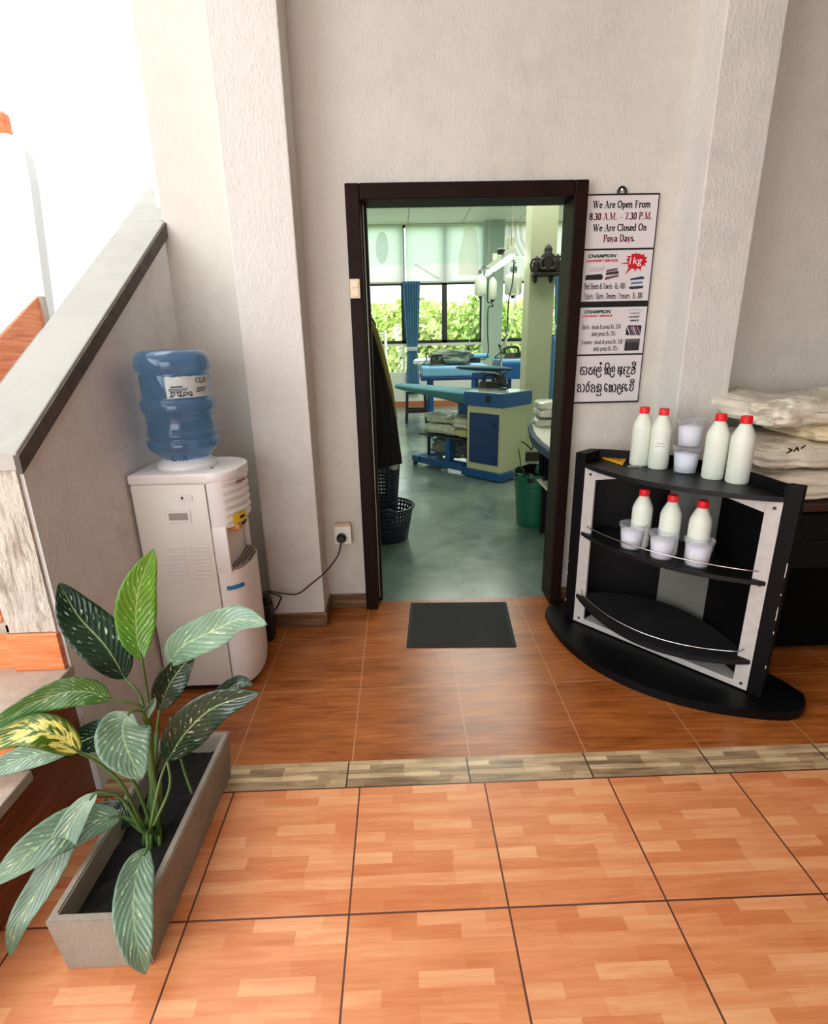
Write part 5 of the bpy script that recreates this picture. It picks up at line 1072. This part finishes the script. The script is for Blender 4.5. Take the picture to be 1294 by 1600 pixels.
# ---- baskets
M_BASK = mat('navy_basket_plastic', (30, 40, 62), .4)
def basket(c, r0, r1, h, label, rows=12, cols=44, solid_from=0.0):
    t = thing('laundry_basket', c, label, 'basket', 'navy laundry baskets')
    m = MB(); bm = m.bm; V = []
    for j in range(2*rows+1):
        v = j/(2*rows); r = r0+(r1-r0)*v
        V.append([bm.verts.new((c[0]+r*math.cos(2*PI*i/(2*cols)), c[1]+r*math.sin(2*PI*i/(2*cols)), c[2]+h*v)) for i in range(2*cols)])
    for j in range(2*rows):
        for i in range(2*cols):
            if i % 2 and j % 2 and j > 2*rows*solid_from: continue
            bm.faces.new((V[j][i], V[j][(i+1) % (2*cols)], V[j+1][(i+1) % (2*cols)], V[j+1][i]))
    bm.faces.new(V[0][::-1]); obj('lattice', m, M_BASK, t, True, solid=.004)
    m = MB(); m.tube([(c[0]+r1*1.02*math.cos(k*PI/24), c[1]+r1*1.02*math.sin(k*PI/24), c[2]+h) for k in range(48)], .011, 8, True); obj('rim', m, M_BASK, t, True)
    return t
bk = basket((-.13, 4.12, 0), .165, .215, .27, 'round navy lattice laundry basket on the floor, just inside the doorway', 8, 40, .35)
m = MB(); m.tube(bez([(-.21, 3.915, .27), (-.17, 3.885, .30), (-.10, 3.885, .30), (-.06, 3.91, .27)], 12), .012, 8); obj('handle', m, M_BASK, bk, True)
basket((-.175, 4.12, .17), .125, .165, .46, 'tall navy lattice basket standing inside the round basket', 16, 40, .3)
M_SHEET = mat('white_sheet', (214, 214, 206), .8, bump=.4, bscale=25)
obj('sheet', bundle_bm((-.175, 4.12, .625), .145, .145, .05, seed=31, layers=1, rough=.035), M_SHEET, None, True, label='white sheet bundled in the top of the tall navy basket', cat='laundry')
m = MB(); m.grid(lambda u, v: (-.272+.075*u+.01*math.sin(v*6), 3.965-.018*math.sin(u*PI)-.02*v, .66-.46*v), 8, 20); obj('towel', m, M_SHEET, None, True, solid=.006, label='white towel hanging down the side of the tall navy basket', cat='towel')
obj('clothes_heap', bundle_bm((-.11, 4.12, .12), .118, .118, .08, seed=33, layers=1, rough=.04), mat('olive_cloth', (132, 124, 84), .85, var=.3, bump=.4, bscale=20), None, True, label='olive and grey clothes lying in the round navy basket', cat='clothes')
# ---- green bin
gb = thing('bin', (1.13, 4.36, 0), 'tall ribbed green plastic bin with a black liner, by the right side of the doorway', 'bin'); M_GB = mat('green_bin_plastic', (16, 92, 66), .4)
pf = [(.0, 0), (.145, 0), (.15, .01), (.172, .33), (.182, .332), (.182, .35), (.175, .352), (.177, .38), (.188, .382), (.188, .40), (.18, .402), (.184, .44), (.196, .442), (.198, .465), (.190, .466), (.186, .44), (.155, .05), (0, .05)]
m = MB(); m.lathe(pf, (1.135, 4.36, 0), 44, cap=False); obj('bin_body', m, M_GB, gb, True, angle=40)
m = MB(); m.grid(lambda u, v: (1.135+(.188-.02*v)*math.cos(2*PI*u)*(1+.03*math.sin(u*40)), 4.36+(.188-.02*v)*math.sin(2*PI*u)*(1+.03*math.sin(u*40)), .475-.16*v+.01*math.sin(u*31)), 60, 6, closeu=True); obj('liner', m, mat('black_liner', (14, 14, 15), .3), gb, True, solid=.002)
m = MB(); m.tube(bez([(.95, 4.30, .44), (.945, 4.28, .50), (.965, 4.24, .53), (.99, 4.22, .5), (.985, 4.21, .45)], 16), .008, 8); obj('handle', m, M_BLACK, gb, True)
# ---- right-hand folding table
rt = thing('ironing_table', (1.25, 3.9, 0), 'white topped table with dark blue padded edge, just inside the doorway on the right', 'ironing table')
P_ = [(1.02, 4.22), (1.0, 4.14), (.955, 3.85), (.93, 3.55), (.93, 3.25), (1.6, 3.25), (1.6, 4.6), (1.16, 4.6), (1.06, 4.42)]
m = MB(); m.prism(P_, .79, .845, .012); obj('padded_edge', m, M_NAVY, rt)
c_ = (1.3, 3.9); m = MB(); m.prism([(c_[0]+(x-c_[0])*.9, c_[1]+(y-c_[1])*.94) for x, y in P_], .845, .852, .003); obj('white_cover', m, mat('white_cover', (214, 216, 200), .6, var=.08, vscale=8), rt)
m = MB(); m.box(1.12, 1.6, 3.3, 4.25, .48, .79); obj('under_box', m, M_TBLACK, rt)
m = MB(); m.box(1.09, 1.6, 3.25, 4.18, .425, .445, .003); obj('low_shelf', m, mat('shelf_white', (214, 210, 196), .5), rt)
for x, y in ((1.12, 3.35), (1.14, 4.12), (1.56, 3.35), (1.56, 4.12)): m = MB(); m.box(x-.02, x+.02, y-.02, y+.02, 0, .79); obj('leg', m, M_BLACK, rt)
m = MB(); m.box(1.12, 1.6, 3.9, 3.915, .0, .425); obj('lower_panel', m, M_TBLACK, rt)
G6 = 'wrapped white linen on the right-hand table'
for k, (w, dx) in enumerate(((.14, 0), (.135, .01), (.13, .005))):
    bundle((1.225+dx, 4.34, .885+k*.066), w, .12, .034, ('lowest', 'middle', 'topmost')[k]+' wrapped white linen packet of the small stack on the right-hand table', G6, m=M_W2, seed=41+k, layers=2, rough=.02)
bc = thing('blue_garment', (1.93, 6.86, .75), 'light blue garment hanging on a peg on the right side of the near column', 'clothes')
m = MB(); m.grid(lambda u, v: (1.885+.17*u*(.6+.4*v), 6.86+.02*math.sin(u*14), 1.55-.8*v), 12, 10); obj('cloth', m, mat('blue_cloth', (110, 158, 204), .8), bc, True, solid=.006)
m = MB(); m.tube([(1.868, 6.86, 1.55), (1.96, 6.86, 1.555)], .008, 8); obj('peg', m, M_BLACK, bc)
# ================================================================ garden outside the windows
def bush_mat(name, a, c):
    t = NT(name); ob = t.n('ShaderNodeObjectInfo'); nz = t.noise(t.pos(), 2.5, 3)
    t.l(t.mix(t.ramp(nz, .3, .7), lin(a), lin(c)), t.b.inputs['Base Color']); t.b.inputs['Roughness'].default_value = .7; return t.m
BM_ = [bush_mat('shrub_green', (150, 194, 84), (220, 238, 150)), bush_mat('shrub_lime', (178, 210, 98), (234, 242, 170))]
protos = []
for s in range(2):
    m = MB(); R2 = random.Random(40+s)
    for k in range(5000):
        d = Vector((R2.gauss(0, 1), R2.gauss(0, 1), R2.gauss(0, 1))).normalized(); d.z = abs(d.z)
        p = Vector((d.x*1.25, d.y*.9, d.z*2.2))*(.55+.45*R2.random()**.4)*(1+.25*noise.noise(d*2.2+Vector((s*7, 0, 0))))
        n = (d+Vector((R2.gauss(0, .6), R2.gauss(0, .6), R2.gauss(0, .6)))).normalized(); x = n.orthogonal().normalized()*(.07+.06*R2.random()); y = n.cross(x)*.55
        m.face([p-x, p-y, p+x, p+y])
    protos.append(m)
G7 = 'shrubs outside the laundry windows'
first = {}
rows = [(15.8, 0, [(-1.5, 'low front shrub just left of the blue curtain'), (.55, 'low front shrub in the pane right of the blue curtain'), (2.6, 'low front shrub in the right pane beside the pier'), (4.6, 'low front shrub behind the near column')], 1.12),
        (18.7, 0, [(-2.2, 'tall back shrub left of the blue curtain'), (.35, 'tall back shrub behind the wide window mullion'), (2.9, 'tall back shrub behind the window pier'), (5.6, 'tall back shrub at the far right of the garden')], 1.36)]
for y, sp_, lst, k in rows:
    for i, (x, lab) in enumerate(lst):
        s = i % 2; lab = lab+', outside the laundry windows'
        if s not in first:
            o = obj('shrub', protos[s], BM_[s], None, label=lab, cat='shrub', group=G7); o.location = (x, y, -.35); first[s] = o
        else: o = copy_tree(first[s], (x, y, -.35), R.uniform(0, 6), lab)
        o.scale = (k, k, k)
m = MB(); R3 = random.Random(77)
for k in range(9000):
    x = R3.uniform(-5, 10); y = 22+R3.gauss(0, .5); z = 3.15*R3.random()**.6+.4*noise.noise(Vector((x*.6, 0, 3)))-.3
    n = Vector((R3.gauss(0, 1), R3.gauss(-.6, 1), R3.gauss(.5, 1))).normalized(); u_ = n.orthogonal().normalized()*(.10+.08*R3.random()); v_ = n.cross(u_)*.6
    p = Vector((x, y, z)); m.face([p-u_, p-v_, p+u_, p+v_])
obj('hedge', m, BM_[1], None, label='long pale green hedge running behind the shrubs outside the windows', cat='hedge')
hs = thing('house', (-2.6, 27, -.4), 'pale distant house with a low roof beyond the shrubs, seen through the left window', 'house')
m = MB(); m.box(-5, -.2, 26, 30, -.35, 3.1); obj('house_wall', m, M_WHITE, hs)
m = MB(); m.hexa([(-5.4, 25.6, 3.1), (.2, 25.6, 3.1), (.2, 30.4, 3.1), (-5.4, 30.4, 3.1)], [(-5.2, 27.8, 4.0), (0, 27.8, 4.0), (0, 28.2, 4.0), (-5.2, 28.2, 4.0)]); obj('roof', m, mat('pale_roof', (206, 204, 196), .8), hs)
m = MB(); m.tube(bez([(-8, 24, 4.2), (0, 24, 3.75), (9, 24, 4.1)], 30), .02, 6); m.tube(bez([(-8, 24, 4.7), (0, 24, 4.35), (9, 24, 4.6)], 30), .02, 6); 
m.tube([(9, 24, -.3), (9, 24, 5)], .1, 8); m.tube([(-8, 24, -.3), (-8, 24, 5)], .1, 8); obj('power_line', m, mat('cable_grey', (150, 152, 146), .7), None, True, label='thin overhead cables crossing behind the shrubs outside the windows', cat='cable')
